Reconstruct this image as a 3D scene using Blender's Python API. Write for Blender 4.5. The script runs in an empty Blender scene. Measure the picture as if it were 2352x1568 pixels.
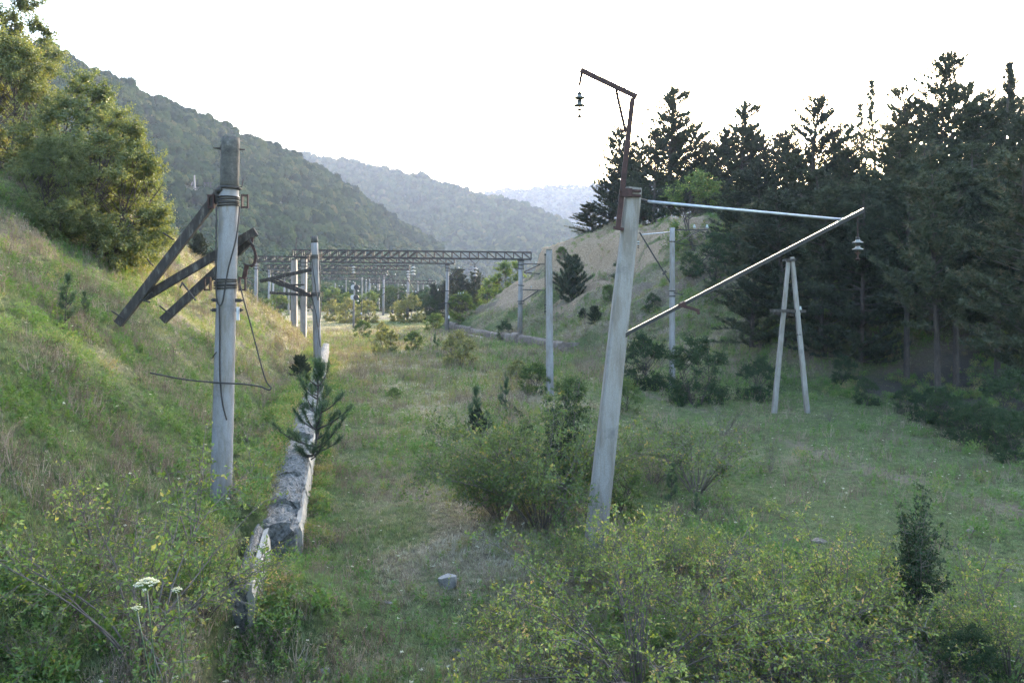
import bpy, math, random
import numpy as np
from mathutils import Vector, Matrix
R_ = math.radians
rng = np.random.default_rng(7)
random.seed(7)
sc = bpy.context.scene
COL = sc.collection

# ------------------------------------------------------------------ camera, sky, sun, exposure
HC = 5.2                       # eye height over the old track bed
FPX, CX, HY = 1829.0, 1176.0, 660.0    # 28 mm lens measured on a 2352 px wide view
cam_d = bpy.data.cameras.new('camera'); cam = bpy.data.objects.new('camera', cam_d); COL.objects.link(cam)
cam_d.sensor_width = 36; cam_d.lens = 28; cam_d.shift_y = -(784 - HY) / 2352
cam_d.clip_start = 0.1; cam_d.clip_end = 20000
cam.location = (0, 0, HC); cam.rotation_euler = (R_(90), 0, 0)
sc.camera = cam
SUN_EL, SUN_AZ = 12.0, 19.0    # the sun stands low behind the pines, to the right of the view axis
world = bpy.data.worlds.new('World'); sc.world = world; world.use_nodes = True
wn = world.node_tree; bg = wn.nodes['Background']
sky = wn.nodes.new('ShaderNodeTexSky'); sky.sky_type = 'NISHITA'; sky.sun_disc = False
sky.sun_elevation = R_(SUN_EL); sky.sun_rotation = R_(SUN_AZ)
sky.air_density = 1.0; sky.dust_density = 2.3; sky.ozone_density = 1.2
wn.links.new(sky.outputs[0], bg.inputs[0]); bg.inputs[1].default_value = 0.15
sun_d = bpy.data.lights.new('sun', 'SUN'); sun = bpy.data.objects.new('sun', sun_d); COL.objects.link(sun)
sun_d.energy = 2.0; sun_d.angle = R_(1.0); sun_d.color = (1.0, 0.89, 0.75)
sdir = Vector((math.sin(R_(SUN_AZ)) * math.cos(R_(SUN_EL)), math.cos(R_(SUN_AZ)) * math.cos(R_(SUN_EL)), math.sin(R_(SUN_EL))))
sun.rotation_euler = (-sdir).to_track_quat('-Z', 'Y').to_euler()
sc.view_settings.view_transform = 'Standard'; sc.view_settings.look = 'None'
sc.view_settings.exposure = 3.58; sc.view_settings.gamma = 1.0
sc.render.engine = 'CYCLES'
cy = sc.cycles
cy.max_bounces = 4; cy.diffuse_bounces = 2; cy.glossy_bounces = 1; cy.transmission_bounces = 3
cy.transparent_max_bounces = 8; cy.volume_bounces = 1; cy.use_adaptive_sampling = True; cy.adaptive_threshold = 0.007; cy.use_denoising = True; cy.denoising_prefilter = 'NONE'
cy.caustics_reflective = False; cy.caustics_refractive = False
cy.sample_clamp_indirect = 6

# ------------------------------------------------------------------ helpers
def P(px, py, Y):
    """the point at depth Y that is seen at (px, py) of the 2352 px wide view"""
    return Vector(((px - CX) / FPX * Y, Y, HC - (py - HY) / FPX * Y))
def sm(a, b, x):
    t = np.clip((x - a) / (b - a), 0, 1); return t * t * (3 - 2 * t)
def vnoise(x, y, seed=0):
    x = np.asarray(x, float); y = np.asarray(y, float)
    xi = np.floor(x).astype(np.int64); yi = np.floor(y).astype(np.int64)
    fx = x - xi; fy = y - yi; fx = fx * fx * (3 - 2 * fx); fy = fy * fy * (3 - 2 * fy)
    def hsh(a, b):
        n = (a * 374761393 + b * 668265263 + seed * 1442695041) & 0x7fffffff
        n = ((n ^ (n >> 13)) * 1274126177) & 0x7fffffff
        return ((n ^ (n >> 16)) & 0xffff) / 65535.0
    return (hsh(xi, yi) * (1 - fx) + hsh(xi + 1, yi) * fx) * (1 - fy) + (hsh(xi, yi + 1) * (1 - fx) + hsh(xi + 1, yi + 1) * fx) * fy
def fbm(x, y, oct=3, seed=0):
    v = 0; a = 0.5; t = 0
    for i in range(oct):
        v = v + a * vnoise(x * 2 ** i, y * 2 ** i, seed + i * 17); t += a; a *= 0.5
    return v / t
def sdist(poly, x, y):
    """signed distance to a polygon, positive inside"""
    x = np.asarray(x, float); y = np.asarray(y, float)
    d2 = np.full(np.broadcast(x, y).shape, 1e18); ins = np.zeros(d2.shape, bool)
    n = len(poly)
    for i in range(n):
        ax, ay = poly[i]; bx, by = poly[(i + 1) % n]
        ex, ey = bx - ax, by - ay
        t = np.clip(((x - ax) * ex + (y - ay) * ey) / (ex * ex + ey * ey), 0, 1)
        d2 = np.minimum(d2, (x - ax - t * ex) ** 2 + (y - ay - t * ey) ** 2)
        c = (ay > y) != (by > y)
        with np.errstate(divide='ignore', invalid='ignore'):
            ins ^= c & (x < (bx - ax) * (y - ay) / ((by - ay) if by != ay else 1e-9) + ax)
    d = np.sqrt(d2); return np.where(ins, d, -d)
def softcap(d, s, cap, k=0.45):
    return -np.log(np.exp(-k * s * d) + np.exp(-k * cap)) / k

POLY_L = [(-1, -20), (-3.2, 0), (-6.4, 16), (-15.6, 62), (-19.5, 72), (-34, 86), (-62, 98), (-140, 104), (-140, -20)]
POLY_R = [(-9.5, 100), (0.5, 76.5), (4.6, 66), (8, 53), (11.5, 43), (15.6, 36), (16.6, 20), (18, -20), (150, -20), (150, 165), (24, 138), (-3, 112)]
def wall_x(y): return -0.835 - 0.216 * y
def right_wall_x(y): return 3.9 - (y - 63.0) * 0.345
def height(x, y):
    x = np.asarray(x, float); y = np.asarray(y, float)
    z = 0.30 * (fbm(x / 3.1, y / 3.1, 3, 3) - 0.5) + 0.25 * (fbm(x / 11, y / 11, 2, 5) - 0.5)
    z = z * sm(3, 8, y)
    # raised platform behind the left wall
    off = np.where(y < 14.9, 0.72, 0.42) + 0.5 * (fbm(y * 0.9, x * 0.3, 3, 77) - 0.35)
    pl = sm(0.0, 0.3, wall_x(y) - off - x) * (1 - sm(59, 66, y)) * sm(6, 9, y)
    z = z + (1.02 + 0.30 * (fbm(x * 1.3, y * 1.3, 2, 79) - 0.5)) * pl
    # raised ground behind the right wall
    pr = sm(0.0, 0.4, x - right_wall_x(y) - 0.3) * sm(63.0, 64.0, y) * (1 - sm(97, 101, y))
    z = z + 0.8 * pr
    dl = sdist(POLY_L, x, y); dr = sdist(POLY_R, x, y)
    nl = 1.5 * (fbm(x / 5, y / 5, 3, 11) - 0.5) * sm(0, 4, dl)
    z = z + np.where(dl > -3, np.maximum(softcap(np.maximum(dl, 0), 0.84, 11.5), 0), 0) + 0.2 * np.maximum(dl - 13, 0) + nl
    st = sm(36, 50, y)
    s_ = 0.22 + 0.50 * st; cap = 4.5 + 5.6 * st; cliff = 2.2 * sm(10.6, 11.7, dr + 1.6 * (fbm(x / 3, y / 3, 2, 29) - 0.5)) * sm(70, 80, y)
    nr = (1.0 + 1.2 * st) * (fbm(x / 4, y / 6, 3, 23) - 0.5) * sm(0, 4, dr)
    gul = (2.6 * np.abs(fbm((x * 0.93 - y * 0.37) * 0.10, (x * 0.37 + y * 0.93) * 0.55, 3, 31) - 0.5) + 0.9 * fbm(x * 0.8, y * 0.8, 4, 37)) * st * sm(1, 4, dr)
    z = z + np.maximum(softcap(np.maximum(dr, 0), s_, cap), 0) + cliff + 0.02 * np.clip(dr - 15, 0, 60) + nr - gul
    # grassy mound slumped in front of the near wall end
    z = z + 0.75 * np.exp(-(((x + 3.15 + 0.15 * (y - 12)) / 0.75) ** 2 + ((y - 12.2) / 1.6) ** 2))
    # the bank the viewer stands on
    z = np.maximum(z, np.minimum(4.3 - 0.56 * y, 3.7) + 0.2 * (fbm(x, y, 2, 9) - 0.5))
    return z
def hz(x, y): return float(height(np.array([x]), np.array([y]))[0])
_ys = np.concatenate([np.arange(5, 60, 0.05), np.arange(60, 400, 0.25)])
def ground_at(px, py):
    """first ground point met by the line of sight through (px, py)"""
    X = (px - CX) / FPX * _ys; Z = HC - (py - HY) / FPX * _ys
    below = np.nonzero(height(X, _ys) >= Z)[0]
    i = below[0] if len(below) else len(_ys) - 1
    return Vector((X[i], _ys[i], hz(X[i], _ys[i])))

def new_mesh(name, verts, faces, mats=(), attrs=None, smooth=False, fmat=None):
    me = bpy.data.meshes.new(name)
    verts = np.asarray(verts, np.float32).reshape(-1, 3)
    if isinstance(faces, np.ndarray):
        n, k = faces.shape
        me.vertices.add(len(verts)); me.vertices.foreach_set('co', verts.ravel())
        me.loops.add(n * k); me.loops.foreach_set('vertex_index', faces.astype(np.int32).ravel())
        me.polygons.add(n); me.polygons.foreach_set('loop_start', np.arange(0, n * k, k, dtype=np.int32))
        me.update(calc_edges=True)
    else:
        me.from_pydata(verts.tolist(), [], faces); me.update()
    for m in mats: me.materials.append(m)
    if attrs:
        for an, (dom, typ, arr) in attrs.items():
            a = me.attributes.new(an, typ, dom)
            a.data.foreach_set('vector' if typ == 'FLOAT_VECTOR' else 'color' if typ == 'FLOAT_COLOR' else 'value', np.asarray(arr, np.int32 if typ == 'INT' else np.float32).ravel())
    if fmat is not None: me.polygons.foreach_set('material_index', np.asarray(fmat, np.int32))
    me.polygons.foreach_set('use_smooth', np.full(len(me.polygons), bool(smooth)))
    return me
def link(name, me, parent=None, loc=None):
    o = bpy.data.objects.new(name, me); COL.objects.link(o)
    if parent is not None: o.parent = parent
    if loc is not None: o.location = loc
    return o
def tag(o, label=None, cat=None, group=None, kind=None):
    if label: o['label'] = label
    if cat: o['category'] = cat
    if group: o['group'] = group
    if kind: o['kind'] = kind
    return o
def thing(name, loc, label, cat, group=None):
    return tag(link(name, None, None, loc), label, cat, group)

class MB:
    """collects solids; build() links them as one mesh (given in world space, stored relative to the parent)"""
    def __init__(s): s.v = []; s.f = []
    def add(s, v, f):
        b = len(s.v); s.v += [tuple(q) for q in v]; s.f += [tuple(i + b for i in q) for q in f]; return s
    def beam(s, a, b, w, h=None, up=Vector((0, 0, 1)), w2=None, h2=None):
        a = Vector(a); b = Vector(b); h = h or w; w2 = w2 or w; h2 = h2 or h
        d = (b - a).normalized(); x = d.cross(up)
        if x.length < 1e-3: x = d.cross(Vector((0, 1, 0)))
        x.normalize(); y = d.cross(x).normalized()
        v = []
        for c, ww, hh in ((a, w, h), (b, w2, h2)):
            for i, j in ((-1, -1), (1, -1), (1, 1), (-1, 1)): v.append(c + x * i * ww / 2 + y * j * hh / 2)
        return s.add(v, [(3, 2, 1, 0), (4, 5, 6, 7), (0, 1, 5, 4), (1, 2, 6, 5), (2, 3, 7, 6), (3, 0, 4, 7)])
    def tube(s, pts, r, n=6, cap=True):
        pts = [Vector(p) for p in pts]; rr = r if isinstance(r, (list, tuple)) else [r] * len(pts)
        v = []; f = []; pv = None
        for i, p in enumerate(pts):
            d = (pts[min(i + 1, len(pts) - 1)] - pts[max(i - 1, 0)]).normalized()
            if pv is None:
                pv = d.cross(Vector((0, 0, 1)))
                if pv.length < 1e-3: pv = d.cross(Vector((0, 1, 0)))
            x = (pv - d * pv.dot(d)).normalized(); pv = x; y = d.cross(x)
            for k in range(n):
                t = 2 * math.pi * k / n; v.append(p + (x * math.cos(t) + y * math.sin(t)) * rr[i])
        for i in range(len(pts) - 1):
            for k in range(n): f.append((i * n + k, i * n + (k + 1) % n, (i + 1) * n + (k + 1) % n, (i + 1) * n + k))
        if cap: f.append(tuple(range(n - 1, -1, -1))); f.append(tuple(range((len(pts) - 1) * n, len(pts) * n)))
        return s.add(v, f)
    def ring(s, c, axis, R, r, n=20, m=6):
        axis = Vector(axis).normalized(); x = axis.orthogonal().normalized(); y = axis.cross(x); v = []; f = []
        for i in range(n):
            t = 2 * math.pi * i / n; e = x * math.cos(t) + y * math.sin(t)
            for j in range(m):
                q = 2 * math.pi * j / m; v.append(Vector(c) + e * (R + r * math.cos(q)) + axis * r * math.sin(q))
        for i in range(n):
            for j in range(m): f.append((i * m + j, ((i + 1) % n) * m + j, ((i + 1) % n) * m + (j + 1) % m, i * m + (j + 1) % m))
        return s.add(v, f)
    def lathe(s, c, prof, axis=(0, 0, 1), n=14):
        axis = Vector(axis).normalized(); x = axis.orthogonal().normalized(); y = axis.cross(x); v = []; f = []
        for (r, z) in prof:
            for k in range(n):
                t = 2 * math.pi * k / n; v.append(Vector(c) + axis * z + (x * math.cos(t) + y * math.sin(t)) * r)
        for i in range(len(prof) - 1):
            for k in range(n): f.append((i * n + k, i * n + (k + 1) % n, (i + 1) * n + (k + 1) % n, (i + 1) * n + k))
        f.append(tuple(range(n - 1, -1, -1))); f.append(tuple(range((len(prof) - 1) * n, len(prof) * n)))
        return s.add(v, f)
    def build(s, name, mat, parent=None, smooth=False, root=None):
        o = Vector((0, 0, 0)); q = parent
        while q is not None: o += q.location; q = q.parent
        me = new_mesh(name, np.array([(v[0] - o.x, v[1] - o.y, v[2] - o.z) for v in s.v]), s.f, [mat], smooth=smooth)
        return link(name, me, parent)

# ------------------------------------------------------------------ materials
def mat(name):
    m = bpy.data.materials.new(name); m.use_nodes = True
    return m, m.node_tree.nodes, m.node_tree.links, m.node_tree.nodes['Principled BSDF']
def noise_n(n, l, vec, scale, detail=5, rough=0.6):
    t = n.new('ShaderNodeTexNoise'); t.inputs['Scale'].default_value = scale; t.inputs['Detail'].default_value = detail; t.inputs['Roughness'].default_value = rough
    if vec is not None: l.new(vec, t.inputs['Vector'])
    return t
def ramp(n, l, src, stops):
    r = n.new('ShaderNodeValToRGB'); l.new(src, r.inputs[0]); e = r.color_ramp.elements
    while len(e) < len(stops): e.new(0.5)
    for i, (p, c) in enumerate(stops): e[i].position = p; e[i].color = (*c, 1)
    return r
def mixc(n, l, fac, a, b):
    m = n.new('ShaderNodeMix'); m.data_type = 'RGBA'
    for s, v in ((m.inputs[0], fac), (m.inputs[6], a), (m.inputs[7], b)):
        if hasattr(v, 'links'): l.new(v, s)
        elif isinstance(v, tuple): s.default_value = (*v, 1)
        else: s.default_value = v
    return m.outputs[2]
def bump(n, l, src, bs, strength=0.4, dist=0.05):
    b = n.new('ShaderNodeBump'); b.inputs['Strength'].default_value = strength; b.inputs['Distance'].default_value = dist
    l.new(src, b.inputs['Height']); l.new(b.outputs[0], bs.inputs['Normal'])
def simple(name, stops, scale=6, rough=0.85, metal=0.0, bstr=0.3, stretch=(1, 1, 1), bd=0.02, scale2=None):
    m, n, l, bs = mat(name)
    tc = n.new('ShaderNodeTexCoord'); mp = n.new('ShaderNodeMapping'); mp.inputs['Scale'].default_value = stretch
    l.new(tc.outputs['Object'], mp.inputs['Vector'])
    a = noise_n(n, l, mp.outputs[0], scale, 7, 0.65)
    r = ramp(n, l, a.outputs[0], stops); l.new(r.outputs[0], bs.inputs['Base Color'])
    bs.inputs['Roughness'].default_value = rough; bs.inputs['Metallic'].default_value = metal
    b2 = noise_n(n, l, tc.outputs['Object'], scale2 or scale * 5, 5, 0.7)
    bump(n, l, b2.outputs[0], bs, bstr, bd)
    return m
def concrete_mat(name, base, stain, dark):
    m, n, l, bs = mat(name)
    tc = n.new('ShaderNodeTexCoord'); mp = n.new('ShaderNodeMapping'); mp.inputs['Scale'].default_value = (3.2, 3.2, 0.55)
    l.new(tc.outputs['Object'], mp.inputs['Vector'])
    st = noise_n(n, l, mp.outputs[0], 1.6, 6, 0.7)
    bl = noise_n(n, l, tc.outputs['Object'], 2.2, 7, 0.7)
    fine = noise_n(n, l, tc.outputs['Object'], 60, 4, 0.8)
    c1 = mixc(n, l, ramp(n, l, st.outputs[0], [(0.42, (0, 0, 0)), (0.62, (1, 1, 1))]).outputs[0], base, stain)
    c2 = mixc(n, l, ramp(n, l, bl.outputs[0], [(0.55, (0, 0, 0)), (0.72, (1, 1, 1))]).outputs[0], c1, dark)
    c3 = mixc(n, l, ramp(n, l, fine.outputs[0], [(0.35, (0.6, 0.6, 0.6)), (0.6, (0, 0, 0))]).outputs[0], c2, dark)
    l.new(c3, bs.inputs['Base Color']); bs.inputs['Roughness'].default_value = 0.9
    bump(n, l, fine.outputs[0], bs, 0.5, 0.01)
    return m
M = {}
M['concrete'] = concrete_mat('pole_concrete', (0.215, 0.208, 0.212), (0.14, 0.12, 0.10), (0.105, 0.10, 0.10))
M['concrete_warm'] = concrete_mat('weathered_concrete', (0.215, 0.20, 0.187), (0.135, 0.112, 0.09), (0.10, 0.092, 0.086))
M['concrete_dark'] = simple('mossy_concrete', [(0.3, (0.028, 0.026, 0.023)), (0.55, (0.065, 0.06, 0.053)), (0.75, (0.12, 0.112, 0.10))], 9, 0.95, 0, 0.7)
M['wall'] = simple('broken_concrete', [(0.30, (0.03, 0.029, 0.026)), (0.42, (0.095, 0.09, 0.082)), (0.53, (0.165, 0.158, 0.147)), (0.75, (0.27, 0.26, 0.245))], 13, 0.95, 0, 1.0, bd=0.06, scale2=22)
M['wall_face'] = simple('cast_concrete_face', [(0.3, (0.2, 0.18, 0.15)), (0.6, (0.32, 0.295, 0.255)), (0.8, (0.40, 0.375, 0.335))], 2.5, 0.9, 0, 0.35, (1, 1, 0.3))
M['wall_stained'] = simple('stained_concrete', [(0.3, (0.06, 0.042, 0.032)), (0.55, (0.13, 0.10, 0.082)), (0.75, (0.21, 0.185, 0.165))], 2.2, 0.95, 0, 0.8, (1, 1, 0.5), 0.05)
M['wood'] = simple('old_timber', [(0.3, (0.012, 0.010, 0.009)), (0.55, (0.034, 0.028, 0.024)), (0.75, (0.12, 0.108, 0.097))], 14, 0.95, 0, 0.7, (1, 1, 0.25))
M['rust'] = simple('rusty_steel', [(0.3, (0.016, 0.008, 0.007)), (0.6, (0.040, 0.016, 0.013)), (0.8, (0.08, 0.038, 0.028))], 12, 0.9, 0.0, 0.4)
M['steel'] = simple('dark_steel', [(0.3, (0.010, 0.009, 0.009)), (0.7, (0.034, 0.028, 0.025))], 12, 0.75, 0.1, 0.3)
M['galv'] = simple('galvanised_steel', [(0.3, (0.25, 0.26, 0.28)), (0.7, (0.42, 0.43, 0.46))], 10, 0.45, 0.6, 0.2)
M['lit_steel'] = simple('lit_channel_steel', [(0.3, (0.16, 0.14, 0.12)), (0.7, (0.34, 0.32, 0.28))], 10, 0.35, 0.6, 0.2)  # paler steel that carries the light along the cantilever's upper edge
M['porcelain'] = simple('grey_porcelain', [(0.3, (0.11, 0.11, 0.107)), (0.7, (0.21, 0.21, 0.2))], 8, 0.55, 0, 0.05)
M['porcelain_dark'] = simple('dirty_porcelain', [(0.3, (0.06, 0.058, 0.05)), (0.7, (0.14, 0.14, 0.13))], 8, 0.35, 0, 0.05)
M['porcelain_white'] = simple('white_porcelain', [(0.3, (0.17, 0.18, 0.17)), (0.7, (0.28, 0.3, 0.28))], 8, 0.55, 0, 0.05)
M['stone'] = simple('grey_stone', [(0.3, (0.12, 0.11, 0.10)), (0.5, (0.22, 0.205, 0.19)), (0.7, (0.32, 0.30, 0.28))], 9, 0.95, 0, 0.8, bd=0.04)
M['stone_brown'] = simple('earthy_stone', [(0.3, (0.05, 0.042, 0.034)), (0.5, (0.10, 0.085, 0.07)), (0.7, (0.17, 0.15, 0.13))], 9, 0.95, 0, 0.8, bd=0.04)
M['bark'] = simple('pine_bark', [(0.3, (0.028, 0.022, 0.019)), (0.6, (0.07, 0.055, 0.047)), (0.8, (0.12, 0.1, 0.09))], 9, 0.95, 0, 1.0, (1, 1, 0.25), 0.06)
M['twig'] = simple('twig_bark', [(0.3, (0.055, 0.043, 0.035)), (0.7, (0.16, 0.13, 0.11))], 9, 0.9, 0, 0.2)
M['black'] = simple('black_paint', [(0.3, (0.01, 0.01, 0.01)), (0.7, (0.025, 0.025, 0.025))], 9, 0.6, 0, 0.1)
M['white'] = simple('dirty_white_paint', [(0.3, (0.25, 0.24, 0.23)), (0.7, (0.42, 0.41, 0.4))], 9, 0.6, 0, 0.1)

def leaf_mat(name, cols, trans=0.45, gloss=0.04, instancer=None, rnd=0.25, rough=0.5):
    """leaves: colour picked along a ramp by each leaf's own value, part diffuse, part translucent, a little sheen"""
    m = bpy.data.materials.new(name); m.use_nodes = True; n = m.node_tree.nodes; l = m.node_tree.links
    n.remove(n['Principled BSDF']); out = n['Material Output']
    at = n.new('ShaderNodeAttribute'); at.attribute_name = 'var'
    oi = n.new('ShaderNodeObjectInfo')
    ad = n.new('ShaderNodeMath'); ad.operation = 'MULTIPLY_ADD'; l.new(oi.outputs['Random'], ad.inputs[0]); ad.inputs[1].default_value = rnd; l.new(at.outputs['Fac'], ad.inputs[2])
    v = ad.outputs[0]
    sb = n.new('ShaderNodeMath'); sb.operation = 'SUBTRACT'; l.new(v, sb.inputs[0]); sb.inputs[1].default_value = rnd * 0.5; v = sb.outputs[0]
    if instancer:
        ia = n.new('ShaderNodeAttribute'); ia.attribute_type = 'INSTANCER'; ia.attribute_name = instancer
        a2 = n.new('ShaderNodeMath'); a2.operation = 'MULTIPLY_ADD'; l.new(ia.outputs['Fac'], a2.inputs[0]); a2.inputs[1].default_value = 0.75; 
        a3 = n.new('ShaderNodeMath'); a3.operation = 'MULTIPLY'; l.new(v, a3.inputs[0]); a3.inputs[1].default_value = 0.30
        l.new(a3.outputs[0], a2.inputs[2]); v = a2.outputs[0]
    r = ramp(n, l, v, cols)
    df = n.new('ShaderNodeBsdfDiffuse'); tr = n.new('ShaderNodeBsdfTranslucent'); gl = n.new('ShaderNodeBsdfGlossy'); gl.inputs['Roughness'].default_value = rough
    l.new(r.outputs[0], df.inputs[0])
    hs = n.new('ShaderNodeMix'); hs.data_type = 'RGBA'; hs.blend_type = 'MULTIPLY'; hs.inputs[0].default_value = 1; l.new(r.outputs[0], hs.inputs[6]); hs.inputs[7].default_value = (1.25, 1.15, 0.55, 1)
    l.new(hs.outputs[2], tr.inputs[0])
    m1 = n.new('ShaderNodeMixShader'); m1.inputs[0].default_value = trans; l.new(df.outputs[0], m1.inputs[1]); l.new(tr.outputs[0], m1.inputs[2])
    m2 = n.new('ShaderNodeMixShader'); m2.inputs[0].default_value = gloss; l.new(m1.outputs[0], m2.inputs[1]); l.new(gl.outputs[0], m2.inputs[2])
    l.new(m2.outputs[0], out.inputs[0]); return m
M['rose'] = leaf_mat('rose_leaf', [(0.0, (0.06, 0.105, 0.022)), (0.40, (0.14, 0.21, 0.04)), (0.7, (0.25, 0.28, 0.06)), (0.92, (0.40, 0.34, 0.11)), (1.0, (0.45, 0.29, 0.13))], 0.38, 0.035)
M['olive'] = leaf_mat('shrub_leaf', [(0.0, (0.045, 0.072, 0.024)), (0.5, (0.085, 0.135, 0.036)), (0.8, (0.155, 0.19, 0.05)), (1.0, (0.26, 0.20, 0.07))], 0.38, 0.03)
M['yolive'] = leaf_mat('yellowing_leaf', [(0.0, (0.075, 0.095, 0.028)), (0.5, (0.16, 0.17, 0.05)), (0.8, (0.25, 0.22, 0.07)), (1.0, (0.34, 0.26, 0.10))], 0.4, 0.06)
M['dark'] = leaf_mat('thorn_leaf', [(0.0, (0.018, 0.036, 0.016)), (0.6, (0.040, 0.066, 0.026)), (1.0, (0.08, 0.10, 0.036))], 0.25, 0.02)
M['tree'] = leaf_mat('elm_leaf', [(0.0, (0.05, 0.075, 0.02)), (0.5, (0.10, 0.12, 0.03)), (0.85, (0.155, 0.155, 0.038)), (1.0, (0.21, 0.17, 0.05))], 0.42, 0.05)
M['needle'] = leaf_mat('pine_needle', [(0.0, (0.021, 0.028, 0.017)), (0.5, (0.040, 0.051, 0.029)), (0.85, (0.070, 0.076, 0.042)), (1.0, (0.11, 0.09, 0.056))], 0.14, 0.03, rnd=0.6)
M['needle_young'] = leaf_mat('young_pine_needle', [(0.0, (0.035, 0.065, 0.030)), (0.6, (0.058, 0.10, 0.042)), (1.0, (0.11, 0.14, 0.055))], 0.25, 0.05)
M['forest'] = leaf_mat('forest_leaf', [(0.0, (0.013, 0.027, 0.012)), (0.4, (0.026, 0.046, 0.016)), (0.75, (0.052, 0.066, 0.022)), (1.0, (0.10, 0.078, 0.032))], 0.06, 0.0, rnd=0.9)
M['grass'] = leaf_mat('grass_blade', [(0.0, (0.07, 0.122, 0.042)), (0.3, (0.14, 0.19, 0.08)), (0.55, (0.215, 0.225, 0.135)), (0.78, (0.285, 0.26, 0.20)), (1.0, (0.42, 0.38, 0.32))], 0.35, 0.02, 'tint', rnd=0.9)
M['forb'] = leaf_mat('weed_leaf', [(0.0, (0.06, 0.13, 0.028)), (0.35, (0.12, 0.20, 0.05)), (0.6, (0.20, 0.20, 0.085)), (1.0, (0.24, 0.17, 0.12))], 0.4, 0.03, 'tint', rnd=0.8)
M['drystalk'] = leaf_mat('dry_stalk', [(0.0, (0.09, 0.072, 0.06)), (0.5, (0.17, 0.135, 0.11)), (1.0, (0.32, 0.27, 0.22))], 0.2, 0.0, 'tint', rnd=0.5)
M['petal'] = leaf_mat('white_petal', [(0.0, (0.42, 0.44, 0.37)), (1.0, (0.6, 0.6, 0.54))], 0.4, 0.0)
M['hip'] = simple('dark_rose_hip', [(0.3, (0.02, 0.012, 0.012)), (0.7, (0.05, 0.028, 0.022))], 9, 0.6, 0, 0.1)

# ground: colour masks stored on the mesh, broken up by noise
def ground_material():
    m, n, l, bs = mat('meadow_ground')
    tc = n.new('ShaderNodeTexCoord'); ob = tc.outputs['Object']
    a = n.new('ShaderNodeAttribute'); a.attribute_name = 'mask'
    sep = n.new('ShaderNodeSeparateColor'); l.new(a.outputs['Color'], sep.inputs[0])
    n1 = noise_n(n, l, ob, 0.9, 8, 0.7); n2 = noise_n(n, l, ob, 7, 7, 0.75); n3 = noise_n(n, l, ob, 35, 4, 0.8)
    green = ramp(n, l, n2.outputs[0], [(0.3, (0.03, 0.042, 0.018)), (0.5, (0.07, 0.088, 0.034)), (0.68, (0.13, 0.135, 0.06))]).outputs[0]
    dry = ramp(n, l, n2.outputs[0], [(0.3, (0.075, 0.060, 0.04)), (0.5, (0.15, 0.125, 0.08)), (0.7, (0.25, 0.205, 0.14))]).outputs[0]
    soil = ramp(n, l, n2.outputs[0], [(0.3, (0.07, 0.055, 0.042)), (0.5, (0.14, 0.11, 0.085)), (0.7, (0.21, 0.17, 0.135))]).outputs[0]
    sand = ramp(n, l, n2.outputs[0], [(0.3, (0.12, 0.085, 0.058)), (0.5, (0.22, 0.16, 0.11)), (0.7, (0.34, 0.26, 0.18))]).outputs[0]
    ball_shade = ramp(n, l, n3.outputs[0], [(0.35, (0.026, 0.022, 0.018)), (0.6, (0.08, 0.07, 0.06))]).outputs[0]  # ballast colour, also pine litter with the wood's shade painted in
    def wob(ch, k=0.8):
        x = n.new('ShaderNodeMath'); x.operation = 'MULTIPLY_ADD'; l.new(n1.outputs[0], x.inputs[0]); x.inputs[1].default_value = k; l.new(ch, x.inputs[2])
        y = n.new('ShaderNodeMapRange'); y.interpolation_type = 'SMOOTHSTEP'; l.new(x.outputs[0], y.inputs[0]); y.inputs[1].default_value = 0.5 + k * 0.5 - 0.22; y.inputs[2].default_value = 0.5 + k * 0.5 + 0.22
        return y.outputs[0]
    c = mixc(n, l, wob(sep.outputs[0]), green, dry)
    c = mixc(n, l, wob(sep.outputs[1]), c, soil)
    c = mixc(n, l, wob(sep.outputs[2]), c, sand)
    c = mixc(n, l, wob(a.outputs['Alpha'], 0.5), c, ball_shade)
    l.new(c, bs.inputs['Base Color']); bs.inputs['Roughness'].default_value = 0.95
    bs.inputs['Specular IOR Level'].default_value = 0.15
    ad = n.new('ShaderNodeMath'); ad.operation = 'ADD'; l.new(n2.outputs[0], ad.inputs[0]); l.new(n3.outputs[0], ad.inputs[1])
    bump(n, l, ad.outputs[0], bs, 0.8, 0.12)
    return m
M['ground'] = ground_material()
M['hill'] = simple('hill_ground', [(0.3, (0.022, 0.034, 0.014)), (0.7, (0.045, 0.058, 0.022))], 0.06, 0.95, 0, 0.2)

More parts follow.
